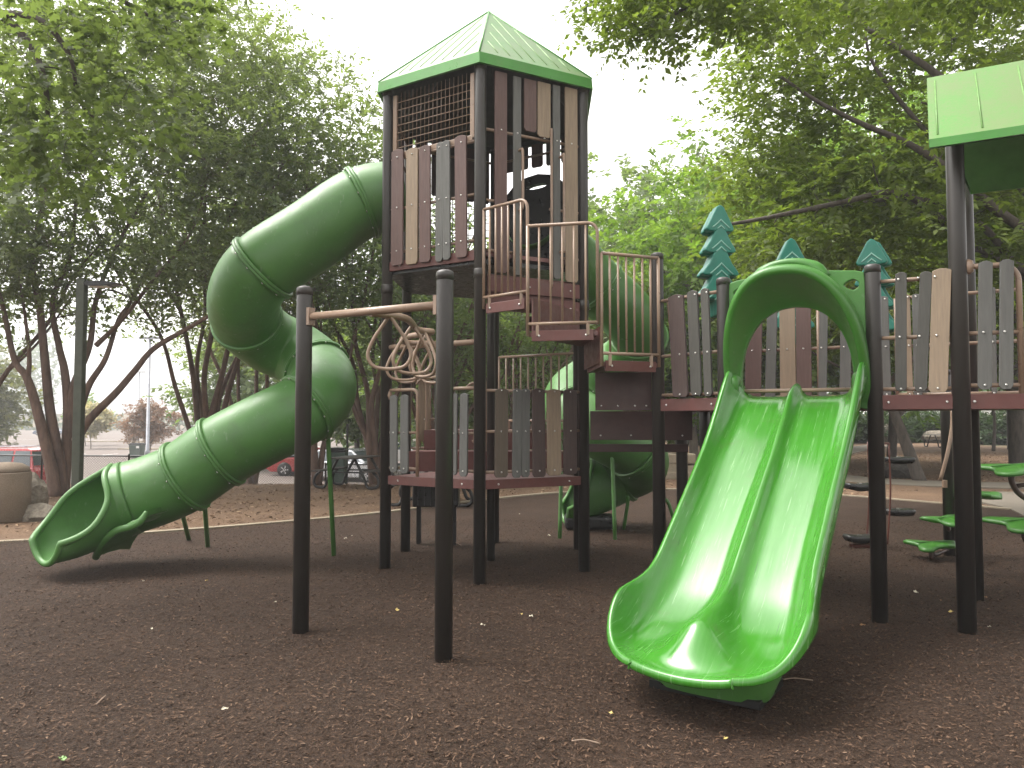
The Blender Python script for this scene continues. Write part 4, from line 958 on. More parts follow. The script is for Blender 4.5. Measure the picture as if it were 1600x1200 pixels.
def grow(name, label, cat, base, stems, clumps, leafm, barkm, twigs=10, leaves=14, twig_len=.55, leaf=(.10, .045), flat=.6, droop=.15, spread=.35, group=None, lobed=False, rng=None, tube_seg=7, br=.013, sub=2, stemr_end=.02, outward=.5, minr=.006):
    """stems: list of (points, radius0, radius1). clumps: (k,3) foliage centres. Every clump is carried by a real branch."""
    rng = rng or RNG
    root = thing(name, label, cat, base, group)
    tm = MB(); nodes = []; nrad = []
    for pts, r0, r1 in stems:
        pp = catmull(pts, 6); n = len(pp)
        tm.tube(pp, [r0+(r1-r0)*(i/(n-1))**.8 for i in range(n)], tube_seg+1)
        for i, p in enumerate(pp):
            if i > n*.25: nodes.append(np.array(p)); nrad.append(r0+(r1-r0)*i/(n-1))
    cl = np.asarray(clumps, float); NA_ = np.array(nodes); ND = list(nrad)
    dmin = np.array([np.min(np.linalg.norm(NA_-c, axis=1)) for c in cl]); order = np.argsort(dmin)
    ctr = cl.mean(0)
    for ci in order:
        c = cl[ci]; d = NA_-c; dist = np.linalg.norm(d, axis=1); cost = dist + np.maximum(0, d[:, 2])*1.2
        k = int(np.argmin(cost)); a = NA_[k]; Ls = dist[k]
        if Ls < .08: continue
        v = c-a; mid1 = a+v*.35+rng.normal(0, .07, 3)*Ls+np.array([0, 0, .10*Ls]); mid2 = a+v*.7+rng.normal(0, .05, 3)*Ls+np.array([0, 0, .08*Ls])
        pp = catmull([Vector(a), Vector(mid1), Vector(mid2), Vector(c)], 3); n = len(pp)
        r0 = max(minr, min(ND[k]*.75, br*(.5+Ls))); r1 = max(minr*.6, r0*.4)
        tm.tube(pp, [r0+(r1-r0)*i/(n-1) for i in range(n)], 5, caps=False)
        NA_ = np.vstack([NA_, np.array([tuple(p) for p in pp[2:]])]); ND += [r0+(r1-r0)*i/(n-1) for i in range(2, n)]
    to = tm.build('trunk', barkm, root, fix=False)
    # twigs and leaves, all arrays
    K = len(cl)*twigs; C = np.repeat(cl, twigs, 0)
    o = unit(np.repeat(cl-ctr, twigs, 0)); rd = rng.normal(0, 1, (K, 3)); rd[:, 2] *= (1-flat*.7)
    D = unit(o*outward*np.array([1, 1, .6]) + unit(rd) + np.array([0, 0, -droop]))
    P0 = C + rng.normal(0, spread, (K, 3))*np.array([1, 1, .55]); TL = twig_len*(.6+.8*rng.random(K))
    q = np.tile(np.linspace(.08, 1, leaves), (K, 1)) + rng.normal(0, .03, (K, leaves))
    P = P0[:, None, :] + D[:, None, :]*(q*TL[:, None])[..., None] + np.array([0, 0, -1.0])*(droop*.8*(q**2)*TL[:, None])[..., None]
    upv = unit(np.array([0, 0, 1.0]) + rng.normal(0, .55*(1.15-flat), (K, 3))); S = unit(np.cross(D, upv)); Nn = unit(np.cross(S, D))
    sgn = np.tile(np.where(np.arange(leaves) % 2 == 0, 1., -1.), (K, 1))
    A = unit(D[:, None, :]*.75 + S[:, None, :]*sgn[..., None]*.85 + rng.normal(0, .28, (K, leaves, 3)))
    NL = unit(Nn[:, None, :] + rng.normal(0, .38, (K, leaves, 3)))
    P = P.reshape(-1, 3); A = A.reshape(-1, 3); NL = NL.reshape(-1, 3); k = len(P)
    NL = unit(NL - A*np.sum(NL*A, 1, keepdims=True)); L = leaf[0]*(.45+1.05*rng.random(k)**1.2)
    if lobed: V = lobed_verts(P, A, NL, L); F = np.arange(k*12).reshape(k, 12)
    else: V = leaf_verts(P, A, NL, L, L*leaf[1]/leaf[0]); F = np.arange(k*4).reshape(k, 4)
    me = quad_mesh('crown', V, F, leafm); link('crown', me, root, 0, 'stuff')
    return root
def ellipsoid(n, c, r, rng=None, shell=.55, zmin=None):
    rng = rng or RNG; out = []
    while len(out) < n:
        v = rng.normal(0, 1, 3); v /= np.linalg.norm(v); k = (shell+(1-shell)*rng.random())*(.85+.3*rng.random())
        if rng.random() < .22: k *= rng.random()**.5
        p = np.array(c)+v*np.array(r)*k
        if zmin is None or p[2] > zmin: out.append(p)
    return np.array(out)
def pts(Y, *uv, z0=None):
    out = [W(u, v, Y+(dy[0] if dy else 0)) for u, v, *dy in uv]
    if z0 is not None: out[0].z = z0
    return out
def cloud(cl, n, poly, y0, y1, rg):
    P = np.array(poly); k = 0
    while k < n:
        u, v = rg.uniform(P[:, 0].min(), P[:, 0].max()), rg.uniform(P[:, 1].min(), P[:, 1].max()); c = False
        for i in range(len(P)):
            a, b = P[i], P[i-1]
            if (a[1] > v) != (b[1] > v) and u < (b[0]-a[0])*(v-a[1])/(b[1]-a[1]+1e-9)+a[0]: c = not c
        if c: cl.append(tuple(W(u, v, rg.uniform(y0, y1)))); k += 1
EC = 'trees shading the edge of the playground'
def seed(s): return np.random.default_rng(s)
# main crape myrtle behind the slide mouth: stems follow what the photograph shows
b0 = G(95, 776)
st = [(pts(17, (88, 776), (78, 722), (58, 640), (42, 590), (22, 560), (2, 470, -.3), (-30, 380, -.6)), .12, .03),
      (pts(17.2, (96, 776), (92, 720), (78, 640), (70, 560), (62, 480), (50, 400), (70, 300), (60, 200)), .115, .03),
      (pts(17, (42, 600), (46, 560), (40, 500), (30, 430)), .05, .02),
      (pts(17.4, (98, 776), (104, 700), (106, 640), (101, 580), (92, 540), (82, 470), (110, 400, .4), (120, 300, .6)), .11, .03),
      (pts(17.4, (103, 700), (112, 640), (116, 600), (140, 540, .3), (150, 470, .5), (180, 390, .7), (230, 300, 1)), .09, .03),
      (pts(17.2, (118, 690), (140, 655), (180, 615), (210, 580), (240, 545), (290, 515), (340, 485), (400, 440, .5)), .085, .03),
      (pts(17.4, (125, 640), (140, 600), (165, 560), (185, 500, .3), (205, 470, .5), (240, 400, .9)), .07, .025),
      (pts(17.4, (150, 540), (190, 500), (245, 430), (300, 360, .6), (330, 250, 1.0)), .05, .02)]
c1 = np.vstack([ellipsoid(290, W(200, 190, 17.4), (5.6, 3.0, 4.0), seed(1), .35, zmin=3.4), ellipsoid(50, W(20, 380, 16.5), (2.2, 2.2, 1.6), seed(2), .3), ellipsoid(40, W(300, 420, 17.6), (1.8, 1.6, 1.0), seed(22), .3)])
e_ = []; cloud(e_, 90, [(0, -30), (330, -30), (430, 60), (430, 220), (0, 300)], 15.5, 18.5, seed(4)); c1 = np.vstack([c1, np.array(e_)])
st = [(a_, r0*1.3, r1*1.15) for a_, r0, r1 in st]
grow('crape_myrtle', 'multi-trunk crape myrtle rising behind the mouth of the green tube slide at far left', 'tree', b0, st, c1, 'leaf_myrtle', 'bark_myrtle', 10, 13, .6, (.115, .056), .4, .1, .42, EC, rng=seed(3))
def myrtle(label, u, v, Yb, H, spr, n, sd, lean=0, leafm='leaf_myrtle', ns=6, zlow=.36, extra=None):
    rng = seed(sd); b = G(u, v, gz((u-800)/FPX*Yb, Yb)); b = Vector((b.x*Yb/b.y, Yb, gz(b.x*Yb/b.y, Yb))); stems = []
    for k in range(ns):
        a = 2*math.pi*k/ns+rng.random()*.6; o = Vector((math.cos(a), math.sin(a)*.8, 0)); q = [b+o*.06-UP*.05]
        sp = spr*(.35+.55*rng.random()); zt = H*(.62+.3*rng.random())
        for t in (.12, .28, .45, .65, .85, 1): q.append(b+o*(sp*t**1.35+.08)+Vector((lean*t*t+rng.normal(0, .10), rng.normal(0, .10), zt*t**.9)))
        stems.append((q, .085+.03*rng.random(), .02))
        if rng.random() < .8:
            j = 3; stems.append(([q[j], q[j]+(q[j+1]-q[j])*.6+Vector((rng.normal(0, .25), rng.normal(0, .2), .1)), q[j]+(q[j+1]-q[j])*1.4+Vector((rng.normal(0, .7), rng.normal(0, .5), .9))], .045, .015))
    cl = ellipsoid(n, b+Vector((lean, 0, H*.66)), (spr*1.05, spr*.9, H*.36), rng, .35, zmin=b.z+H*zlow)
    if extra: e = []; cloud(e, extra[0], extra[1], Yb-2, Yb+1.5, rng); cl = np.vstack([cl, np.array(e)])
    return grow('crape_myrtle', label, 'tree', b, stems, cl, leafm, 'bark_myrtle', 8, 12, .6, (.13, .064), .4, .1, .42, EC, rng=rng)
myrtle('crape myrtle forking wide above the chain link fence, behind the green tube slide\'s lower run', 318, 745, 20.5, 11.4, 4.4, 250, 5, ns=7, zlow=.34, extra=(210, [(250, -30), (350, 0), (430, 55), (500, 95), (560, 150), (590, 210), (590, 330), (420, 330), (250, 200)]))
myrtle('crape myrtle whose trunk shows between the left front post and the green support leg', 494, 752, 20.0, 10.2, 3.6, 170, 6, ns=4, zlow=.42, leafm='leaf_mid')
myrtle('vase-shaped crape myrtle beside the picnic table left of the tower', 586, 756, 21.5, 8.8, 3.6, 160, 7, ns=8, zlow=.46, leafm='leaf_mid')
myrtle('crape myrtle seen through the opening in the tower\'s lower gates', 688, 748, 22.5, 7.6, 3.2, 120, 8, ns=9, zlow=.42, leafm='leaf_mid')
myrtle('crape myrtle thicket stem behind the tower\'s lower right plank wall', 800, 740, 23.5, 7.6, 3.4, 130, 9, ns=9, zlow=.30, leafm='leaf_mid')
myrtle('crape myrtle behind the tower\'s right post with foliage down to the railing', 890, 736, 25, 7.2, 3.4, 140, 10, ns=7, zlow=.22, leafm='leaf_mid')
myrtle('crape myrtle leaning in from the far left edge above the concrete bin', -60, 770, 17.5, 8.5, 3.2, 150, 12, ns=5, zlow=.45)
myrtle('crape myrtle farthest back of the left row, its crown reaching toward the tower roof', 392, 740, 27, 12.5, 5.0, 300, 13, ns=5, zlow=.38)
# maple bough that hangs into the upper left corner from a trunk outside the frame
tb = Vector((-8.6, 6.8, 0)); yb = 7.4
st = [([tb, tb+Vector((.1, .1, 2)), tb+Vector((.3, .2, 4.2)), tb+Vector((.9, .3, 6.4))], .22, .12),
      ([tb+Vector((.3, .2, 4.2)), W(-120, 60, 7.3), W(-20, 20, 7.4), W(40, 60, 7.5), W(70, 130, 7.5), W(72, 210, 7.6), W(48, 260, 7.6)], .07, .012),
      ([W(-20, 20, 7.4), W(60, 30, 7.3), W(110, 90, 7.4), W(125, 160, 7.6), W(180, 210, 7.8)], .04, .01),
      ([tb+Vector((.9, .3, 6.0)), W(-40, -60, 7.4), W(120, -30, 7.6), W(240, 30, 7.8), W(300, 90, 8)], .06, .012)]
rg = seed(21); cl = []
while len(cl) < 104:
    u, v = rg.uniform(-40, 360), rg.uniform(-70, 300)
    if u < 335-.35*max(0, v-60)*1.2 + 40*math.sin(v*.03) and not (v > 220 and u > 180): cl.append(tuple(W(u, v, rg.uniform(6.9, 8.6))))
grow('maple_tree', 'maple bough with lobed leaves hanging into the upper left corner', 'tree', tb, st, np.array(cl), 'leaf_maple', 'bark_elm', 7, 9, .34, (.076, .075), .7, .25, .16, lobed=True, rng=seed(31), br=.008, minr=.003)
# elms on the right
def limb(Y, r0, r1, *uv): return (pts(Y, *uv), r0*.68, r1*.8)
tb = Vector((9.6, 12.6, 0))
st = [([tb, tb+Vector((-.05, 0, 1.5)), tb+Vector((-.2, 0, 3.2)), tb+Vector((-.1, .1, 5)), tb+Vector((.1, 0, 8))], .30, .14),
      limb(12.4, .15, .03, (1690, 470), (1620, 430), (1520, 385, .2), (1455, 330, .2), (1400, 300, 0), (1320, 315, -.4), (1200, 340, -.6), (1130, 352, -.6)),
      limb(12.2, .14, .03, (1690, 420), (1560, 330), (1490, 270), (1420, 225), (1350, 195), (1280, 160), (1220, 120)),
      limb(12.0, .14, .03, (1700, 330), (1560, 200), (1480, 130), (1420, 85), (1330, 30), (1260, -20)),
      limb(12.6, .12, .03, (1690, 500), (1600, 430), (1530, 350), (1430, 310), (1330, 320, .3), (1260, 330, .4)),
      limb(12.4, .07, .02, (1455, 215), (1400, 150), (1360, 90), (1350, 30)),
      limb(12.6, .10, .02, (1700, 380), (1600, 300), (1540, 240), (1500, 180), (1440, 160))]
cl = []; rg = seed(41)
cloud(cl, 340, [(1140, 120), (1150, 220), (1150, 320), (1190, 400), (1300, 440), (1420, 420), (1640, 470), (1680, -60), (1200, -60), (1160, 30)], 12.1, 15.5, rg)
grow('elm_tree', 'big spreading elm with dark limbs fanning in from the right behind the lime roof', 'tree', tb, st, np.array(cl), 'leaf_elm', 'bark_elm', 11, 16, .6, (.12, .062), .75, .12, .38, EC, rng=seed(42), br=.011)
tb = Vector((8.6, 10.2, 0))
st = [([Vector((10.6, 8.4, 0)), Vector((10.5, 8.5, 2.5)), Vector((10.2, 8.7, 5)), Vector((9.2, 9, 7))], .28, .15),
      ([Vector((10.3, 8.7, 4.6)), W(1660, -40, 8.6), W(1450, -70, 8.7), W(1250, -90, 8.8), W(1080, -60, 8.9), W(960, -10, 9.0)], .12, .015),
      ([W(1250, -90, 8.8), W(1130, -20, 8.9), W(1040, 30, 9.0), W(980, 70, 9.0)], .04, .012)]
cl = []; rg = seed(43); cloud(cl, 64, [(925, -40), (930, 5), (960, 40), (985, 62), (1030, 45), (1080, 35), (1150, 15), (1200, -40)], 8.3, 9.8, rg)
cloud(cl, 60, [(1150, -60), (1150, 30), (1300, 20), (1600, -10), (1600, -60)], 8.0, 9.6, rg)
for _ in range(150):  # unseen clumps overhead, added to cast shade and break up the slide's reflections
    x, y = rg.uniform(1.5, 9.5), rg.uniform(-2.5, 7.2)
    if (x-9.5)**2/64+(y-5)**2/60 < 1: cl.append((x, y, rg.uniform(7.6, 10.0)))
grow('elm_tree', 'overhanging elm bough at the top centre, leaves dark against the white sky', 'tree', Vector((10.6, 8.4, 0)), st, np.array(cl), 'leaf_elm', 'bark_elm', 9, 11, .36, (.085, .046), .6, .25, .2, EC, rng=seed(44), br=.008, minr=.003)
# leaning tree on the right and the light green trees behind the walkway
def tree(name, label, base, H, spr, n, leafm, barkm, sd, lean=(0, 0), r=.18, low=.25, leaf=(.2, .1), tw=(9, 13), tl=.8, cr=None, grp=EC, nl=7):
    rng = seed(sd); b = Vector(base); top = b+Vector((lean[0], lean[1], H*.8)); main = [b-UP*.1, b+(top-b)*.25+Vector((rng.normal(0, .1), 0, 0)), b+(top-b)*.5+Vector((rng.normal(0, .2), rng.normal(0, .2), 0)), b+(top-b)*.78, top]
    stems = [(main, r, r*.25)]
    for k in range(nl):
        t = .3+.5*k/nl; p = b+(top-b)*t; a = 2.4*k+rng.random(); o = Vector((math.cos(a), math.sin(a), 0)); L = spr*(.9-.4*t)
        stems.append(([p, p+o*L*.35+UP*L*.25, p+o*L*.7+UP*L*.42, p+o*L+UP*L*.6], r*.45, r*.1))
    c = b+Vector((lean[0]*.8, lean[1]*.8, H*(.5+low/2)))
    cl = ellipsoid(n, c, (spr, spr*.9, H*(.5-low/2)), rng, .5, zmin=b.z+H*low*.8)
    return grow(name, label, 'tree', b, stems, cl, leafm, barkm, tw[0], tw[1], tl, leaf, .6, .12, .5*tl, grp, rng=rng, minr=.008)
def on(u, Y, z=None): x = (u-800)/FPX*Y; return (x, Y, gz(x, Y) if z is None else z)
b = G(1439, 752); tree('leaning_tree', 'slender tree leaning left over the dark boulder on the right', b, 7.5, 3.6, 170, 'leaf_elm', 'bark_elm', 51, (-1.5, 1.0), .19, .42, (.14, .07), (10, 15), .7)
tree('background_tree', 'bright yellow-green tree left of the teal spruce cut-outs', on(1085, 26), 10.5, 4.0, 230, 'leaf_lime', 'bark_pale', 52, low=.14, leaf=(.2, .11), tw=(10, 14))
tree('background_tree', 'tall pale green tree right behind the tower\'s right edge', on(985, 36), 14.0, 5.0, 260, 'leaf_mid', 'bark_pale', 53, low=.08, leaf=(.26, .15), tw=(11, 14), tl=1.0)
tree('background_tree', 'dark green tree low behind the teal spruce cut-outs', on(1190, 30), 11.0, 5.0, 230, 'leaf_elm', 'bark_elm', 54, low=.12, leaf=(.22, .12), tw=(10, 14), tl=.9)
tree('background_tree', 'lime backed tree glowing behind the elm limbs at right', on(1390, 27), 12.5, 5.5, 240, 'leaf_lime', 'bark_elm', 55, low=.22, leaf=(.22, .12), tw=(10, 14), tl=.9)
tree('background_tree', 'tree filling the gap behind the lime roof\'s posts', on(1590, 24), 11, 5.0, 210, 'leaf_elm', 'bark_elm', 56, low=.26, leaf=(.2, .11), tw=(10, 14), tl=.9, r=.3)
tree('background_tree', 'round tree straight behind the hexagonal tower', on(740, 34), 10.5, 4.6, 230, 'leaf_mid', 'bark_pale', 57, low=.12, leaf=(.24, .13), tw=(10, 14), tl=.9)
tree('background_tree', 'tree showing between the tube slide and the tower above the picnic table', on(560, 40), 9, 4.5, 180, 'leaf_mid', 'bark_pale', 58, low=.2, leaf=(.26, .14), tw=(10, 13), tl=.9)
tree('background_tree', 'tree beyond the fence showing between the bends of the green tube slide', (-15.5, 46, -1.2), 9.5, 4.6, 190, 'leaf_mid', 'bark_pale', 60, low=.12, leaf=(.28, .15), tw=(10, 13), tl=.9)
tree('background_tree', 'tree behind the curved stair and the rear tube slide', on(880, 31), 8, 4.4, 230, 'leaf_mid', 'bark_pale', 59, low=.08, leaf=(.24, .13), tw=(10, 14), tl=.9)
# thin dark trunks and hedge on the right
def bush(name, label, x, y, z, rx, ry, rz, n, leafm, sd, leaf=(.14, .07), tw=8, lv=10, tl=.4, cat='shrub', grp=None):
    rng = seed(sd); b = Vector((x, y, z)); cl = ellipsoid(n, (x, y, z+rz*.75), (rx, ry, rz), rng, .4, zmin=z+.1)
    st = [([b, b+Vector((rng.normal(0, rx*.2), rng.normal(0, ry*.2), rz*.5)), b+Vector((rng.normal(0, rx*.4), rng.normal(0, ry*.3), rz))], .04, .015) for _ in range(4)]
    return grow(name, label, cat, b, st, cl, leafm, 'bark_elm', tw, lv, tl, leaf, .3, .05, .3, grp, rng=rng, minr=.008)
HG = 'dark hedge shrubs under the pavilion'
for k, (u, Y, rx, h, lab) in enumerate(((1115, 50, 4, 1.5, 'dark shrub behind the tan stone blocks'), (1345, 56, 4.5, 1.3, 'dark shrub behind the upright boulder at right'), (1470, 58, 4.5, 1.3, 'dark shrub behind the far picnic table'), (1570, 55, 4.0, 1.3, 'dark shrub by the thick trunk at the right edge'), (1240, 54, 4.5, 2.6, 'dark shrub hidden mostly behind the double slide'))):
    x, y, z = on(u, Y); bush('hedge_shrub', lab, x, y, z, rx, 2.2, h, 90, 'leaf_dark', 70+k, (.3, .16), 9, 10, .6, grp=HG)
for (u, v, h, r, lab) in ((1584, 702, 9, .34, 'thick straight trunk at the right edge behind the leaf seats'), (1552, 705, 6, .10, 'thin dark trunk just left of the thick one at right')):
    b = G(u, v); tree('shade_tree', lab, b, h+2, 4.5, 120, 'leaf_elm', 'bark_elm', int(u), (0, 0), r, .5, (.26, .14), (9, 12), .9)
# crown tops that close the view behind the right-hand limbs
tree('background_tree', 'tallest tree behind the spruce cut-outs, crown under the white sky gap', on(1200, 44), 19, 7.0, 280, 'leaf_mid', 'bark_elm', 61, low=.10, leaf=(.34, .19), tw=(11, 14), tl=1.2)
tree('background_tree', 'tall tree high behind the lime roof at the right edge', on(1480, 42), 22, 8.0, 300, 'leaf_lime', 'bark_elm', 62, low=.10, leaf=(.34, .19), tw=(11, 14), tl=1.2)
# young trees in the car park
tree('parking_tree', 'small rust-topped tree by the pole in the parking lot', (-28.7, 61, -1.2), 4.3, 2.0, 90, 'leaf_rust', 'bark_pale', 63, r=.05, low=.24, leaf=(.16, .085), tw=(12, 12), tl=.45, grp=None)
tree('parking_tree', 'small pale-flowered tree left of the parking lot pole', (-41, 75, -1.2), 4.4, 1.7, 70, 'leaf_cream', 'bark_pale', 64, r=.05, low=.28, leaf=(.3, .16), tw=(8, 9), tl=.45, grp=None)
tree('parking_tree', 'small yellow-green tree just right of the lamp post in the parking lot', (-46.5, 84, -1.2), 5.2, 1.7, 60, 'leaf_lime', 'bark_pale', 65, r=.06, low=.26, leaf=(.3, .16), tw=(8, 9), tl=.5, grp=None)
tree('parking_tree', 'olive tree at the far left edge of the parking lot', (-38, 55, -1.2), 8.0, 3.2, 110, 'leaf_olive', 'bark_pale', 66, r=.12, low=.12, leaf=(.34, .18), tw=(8, 10), tl=.7, grp=None)
tree('parking_tree', 'bare-looking rusty sapling right of the pole, far across the parking lot', (-33, 88, -1.2), 4.6, 1.6, 40, 'leaf_rust', 'bark_pale', 67, r=.05, low=.3, leaf=(.26, .13), tw=(6, 8), tl=.5, grp=None)
# far wooded hill beyond the parking lot
rg = seed(80); P = []; Lf = []
for row in range(5):
    Yr = 206+row*16
    for k in range(6):
        x = -190+k*5.4+rg.normal(0, 2); hgt = (13+row*3.2)*(.75+.5*rg.random()); zb_ = gz(x, Yr); rr = 5.2+2*rg.random()
        m = 260; v = unit(rg.normal(0, 1, (m, 3))); kk = (.75+.3*rg.random((m, 1)))
        p = np.array([x, Yr+rg.normal(0, 3), zb_+hgt*.52])+v*kk*np.array([rr, rr, hgt*.52]); P.append(p)
P = np.vstack(P); k = len(P); A = unit(rg.normal(0, 1, (k, 3))); A[:, 2] *= .5; A = unit(A); Nn = unit(np.array([0, -.3, 1.0])+rg.normal(0, .45, (k, 3))); Nn = unit(Nn-A*np.sum(A*Nn, 1, keepdims=True)); L = 1.3+1.2*rg.random(k)
link('far_wood', quad_mesh('far_wood', leaf_verts(P, A, Nn, L, L*.75), np.arange(k*4).reshape(k, 4), 'leaf_far'), None, 0, 'stuff')
P = []
for kx in range(60):
    x = -195+kx*4.2; m = 60; v = unit(rg.normal(0, 1, (m, 3))); P.append(np.array([x, 203+rg.normal(0, 2), gz(x, 203)+1.3])+v*np.array([3.2, 2.5, 2.2]))
P = np.vstack(P); k = len(P); A = unit(rg.normal(0, 1, (k, 3))); Nn = unit(np.array([0, -.3, 1.0])+rg.normal(0, .45, (k, 3))); Nn = unit(Nn-A*np.sum(A*Nn, 1, keepdims=True)); L = 1.0+.9*rg.random(k)
link('undergrowth', quad_mesh('undergrowth', leaf_verts(P, A, Nn, L, L*.75), np.arange(k*4).reshape(k, 4), 'leaf_dark'), None, 0, 'stuff')
# wood that closes the view on the right, behind hedge and pavilion
rg = seed(81); P = []
for row in range(3):
    Yr = 74+row*10
    for kx in range(34):
        x = -14+kx*3.2+rg.normal(0, 1); hgt = (9+row*4.0)*(.8+.4*rg.random()); m = 300; v = unit(rg.normal(0, 1, (m, 3)))
        P.append(np.array([x, Yr+rg.normal(0, 2), gz(x, Yr)+hgt*.5])+v*(.7+.35*rg.random((m, 1)))*np.array([3.4, 3.4, hgt*.52]))
P = np.vstack(P); k = len(P); A = unit(rg.normal(0, 1, (k, 3))); Nn = unit(np.array([0, -.3, 1.0])+rg.normal(0, .5, (k, 3))); Nn = unit(Nn-A*np.sum(A*Nn, 1, keepdims=True)); L = .7+.6*rg.random(k)
link('woodland', quad_mesh('woodland', leaf_verts(P, A, Nn, L, L*.7), np.arange(k*4).reshape(k, 4), 'leaf_far'), None, 0, 'stuff')

# ------------------------------------------------------------------ street furniture and cars in the background
lp = thing('lamp_post', 'dark olive square lamp post with a flat lamp head behind the tube slide', 'lamp post', (-9.0, 16, 0))
x0 = W(122, 700, 16).x; zt = W(122, 436, 16).z
mb = MB(); mb.box((x0, 16, zt/2-.05), (.17, .17, zt+.1)); mb.build('pole', 'lamp_post', lp, bevel=.015)
mb = MB(); mb.prism([(0, -.03), (.08, -.08), (.40, -.075), (.72, -.02), (.70, .0), (.40, .03), (.08, .02)], (x0+.085, 15.85, zt-.08), (1, 0, -.02), UP, (0, .3, 0)); hd = mb.build('lamp_head', 'black_steel', lp, bevel=.01)
mb = MB(); mb.box((x0+.085+.30, 16, zt-.165), (.38, .24, .012)); mb.build('lens', 'white_paint', hd)
for (u, vt, vb, Y, r, lab) in ((232, 586, 706, 58, .13, 'tall grey light pole behind the rust-topped tree in the parking lot'), (217, 605, 660, 100, .11, 'thin grey light pole left of the taller one in the parking lot'), (317, 600, 655, 105, .11, 'thin grey light pole seen through the forking crape myrtle')):
    x = (u-800)/FPX*Y; t = thing('light_pole', lab, 'light pole', (x, Y, -1.2)); mb = MB(); mb.lathe((x, Y, -1.2), [(r*1.5, 0), (r*1.5, .5), (r, .55), (r*.7, 9)], 12); mb.build('pole', 'grey_steel', t)
    mb = MB(); mb.box((x, Y, 7.85), (1.6, .3, .15)); mb.build('lamp_head', 'grey_steel', t)
# chain link fence
def fence(label, a, b, h, n):
    t = thing('chain_link_fence', label, 'fence', a); d = Vector(b)-Vector(a); Ln = d.length
    P = [Vector(a)+d*k/n for k in range(n+1)]
    for p in P: p.z = gz(p.x, p.y)
    for p in P:
        mb = MB(); mb.lathe(p-UP*.1, [(.028, 0), (.028, h+.1), (.034, h+.105), (.01, h+.15)], 8); mb.build('fence_post', 'black_steel', t)
    mb = MB(); mb.tube([p+UP*(h-.02) for p in P], .022, 7); mb.build('top_rail', 'black_steel', t)
    mb = MB(); s = .075
    for i in range(n):
        A_, B_ = P[i], P[i+1]; L = (B_-A_).length; m = int(L/s)
        for k in range(-int(h/s), m):
            for sg in (1, -1):
                x0_, x1_ = (k*s, k*s+h) if sg > 0 else (k*s+h, k*s)
                q0, q1 = x0_, x1_; z0_, z1_ = .02, h-.02
                def cl_(q0, z0, q1, z1):
                    if q0 > q1: q0, z0, q1, z1 = q1, z1, q0, z0
                    if q0 < 0: z0 += (z1-z0)*(-q0)/(q1-q0); q0 = 0
                    if q1 > L: z1 = z0+(z1-z0)*(L-q0)/(q1-q0); q1 = L
                    return q0, z0, q1, z1
                if max(q0, q1) < 0 or min(q0, q1) > L: continue
                q0, z0_, q1, z1_ = cl_(q0, z0_, q1, z1_)
                mb.tube([A_.lerp(B_, q0/L)+UP*z0_, A_.lerp(B_, q1/L)+UP*z1_], .0035, 3, caps=False)
    mb.build('wire_mesh', 'black_steel', t, kind='stuff', fix=False)
fence('low black chain link fence between the wood chips and the parking lot, left', (-21, 22.0, 0), (-6.2, 22.6, 0), .92, 6)
fence('low black chain link fence behind the picnic table', (-5.9, 24.4, 0), (-1.2, 24.6, 0), .92, 3)
def bin_(label, p, h, w, mat, lidm, name='trash_bin'):
    t = thing(name, label, 'trash bin', p); mb = MB(); M4 = [(-w*.42, -w*.42), (w*.42, -w*.42), (w*.42, w*.42), (-w*.42, w*.42)]; p = Vector(p)
    bt = [p+Vector((x, y, .04)) for x, y in M4]; tp = [p+Vector((x*1.19, y*1.19, h*.86)) for x, y in M4]
    mb.add(bt+tp, [(3, 2, 1, 0), (4, 5, 6, 7)]+[(i, (i+1) % 4, 4+(i+1) % 4, 4+i) for i in range(4)]); mb.build('bin_body', mat, t, bevel=.03)
    mb = MB(); mb.box(p+UP*(h*.9), (w*1.06, w*1.06, h*.07)); mb.box(p+UP*(h*.955), (w*.9, w*.9, h*.06)); mb.build('lid', lidm, t, bevel=.03)
    mb = MB(); mb.tube([p+Vector((-w*.3, w*.56, h*.88)), p+Vector((w*.3, w*.56, h*.88))], .02, 6); mb.build('handle', lidm, t)
    for sx in (-1, 1):
        mb = MB(); mb.tube([p+Vector((sx*w*.33, w*.42, .1)), p+Vector((sx*w*.41, w*.42, .1))], .1, 12); mb.build('wheel', 'tyre', t)
    return t
q = W(214, 714, 57); bt_ = bin_('dark green wheeled bin with pale label standing alone in the parking lot', (q.x, 57, -1.19), 1.15, .85, 'bin_green', 'dark_plastic')
mb = MB(); mb.box((q.x+.25, 57-.46, -.35), (.22, .012, .16)); mb.build('label_plate', 'white_paint', bt_)
q = W(524, 740, 20.6); bin_('dark green wheeled bin behind the picnic table', (q.x, 20.9, gz(q.x, 20.9)), 1.02, .46, 'bin_green', 'dark_plastic')
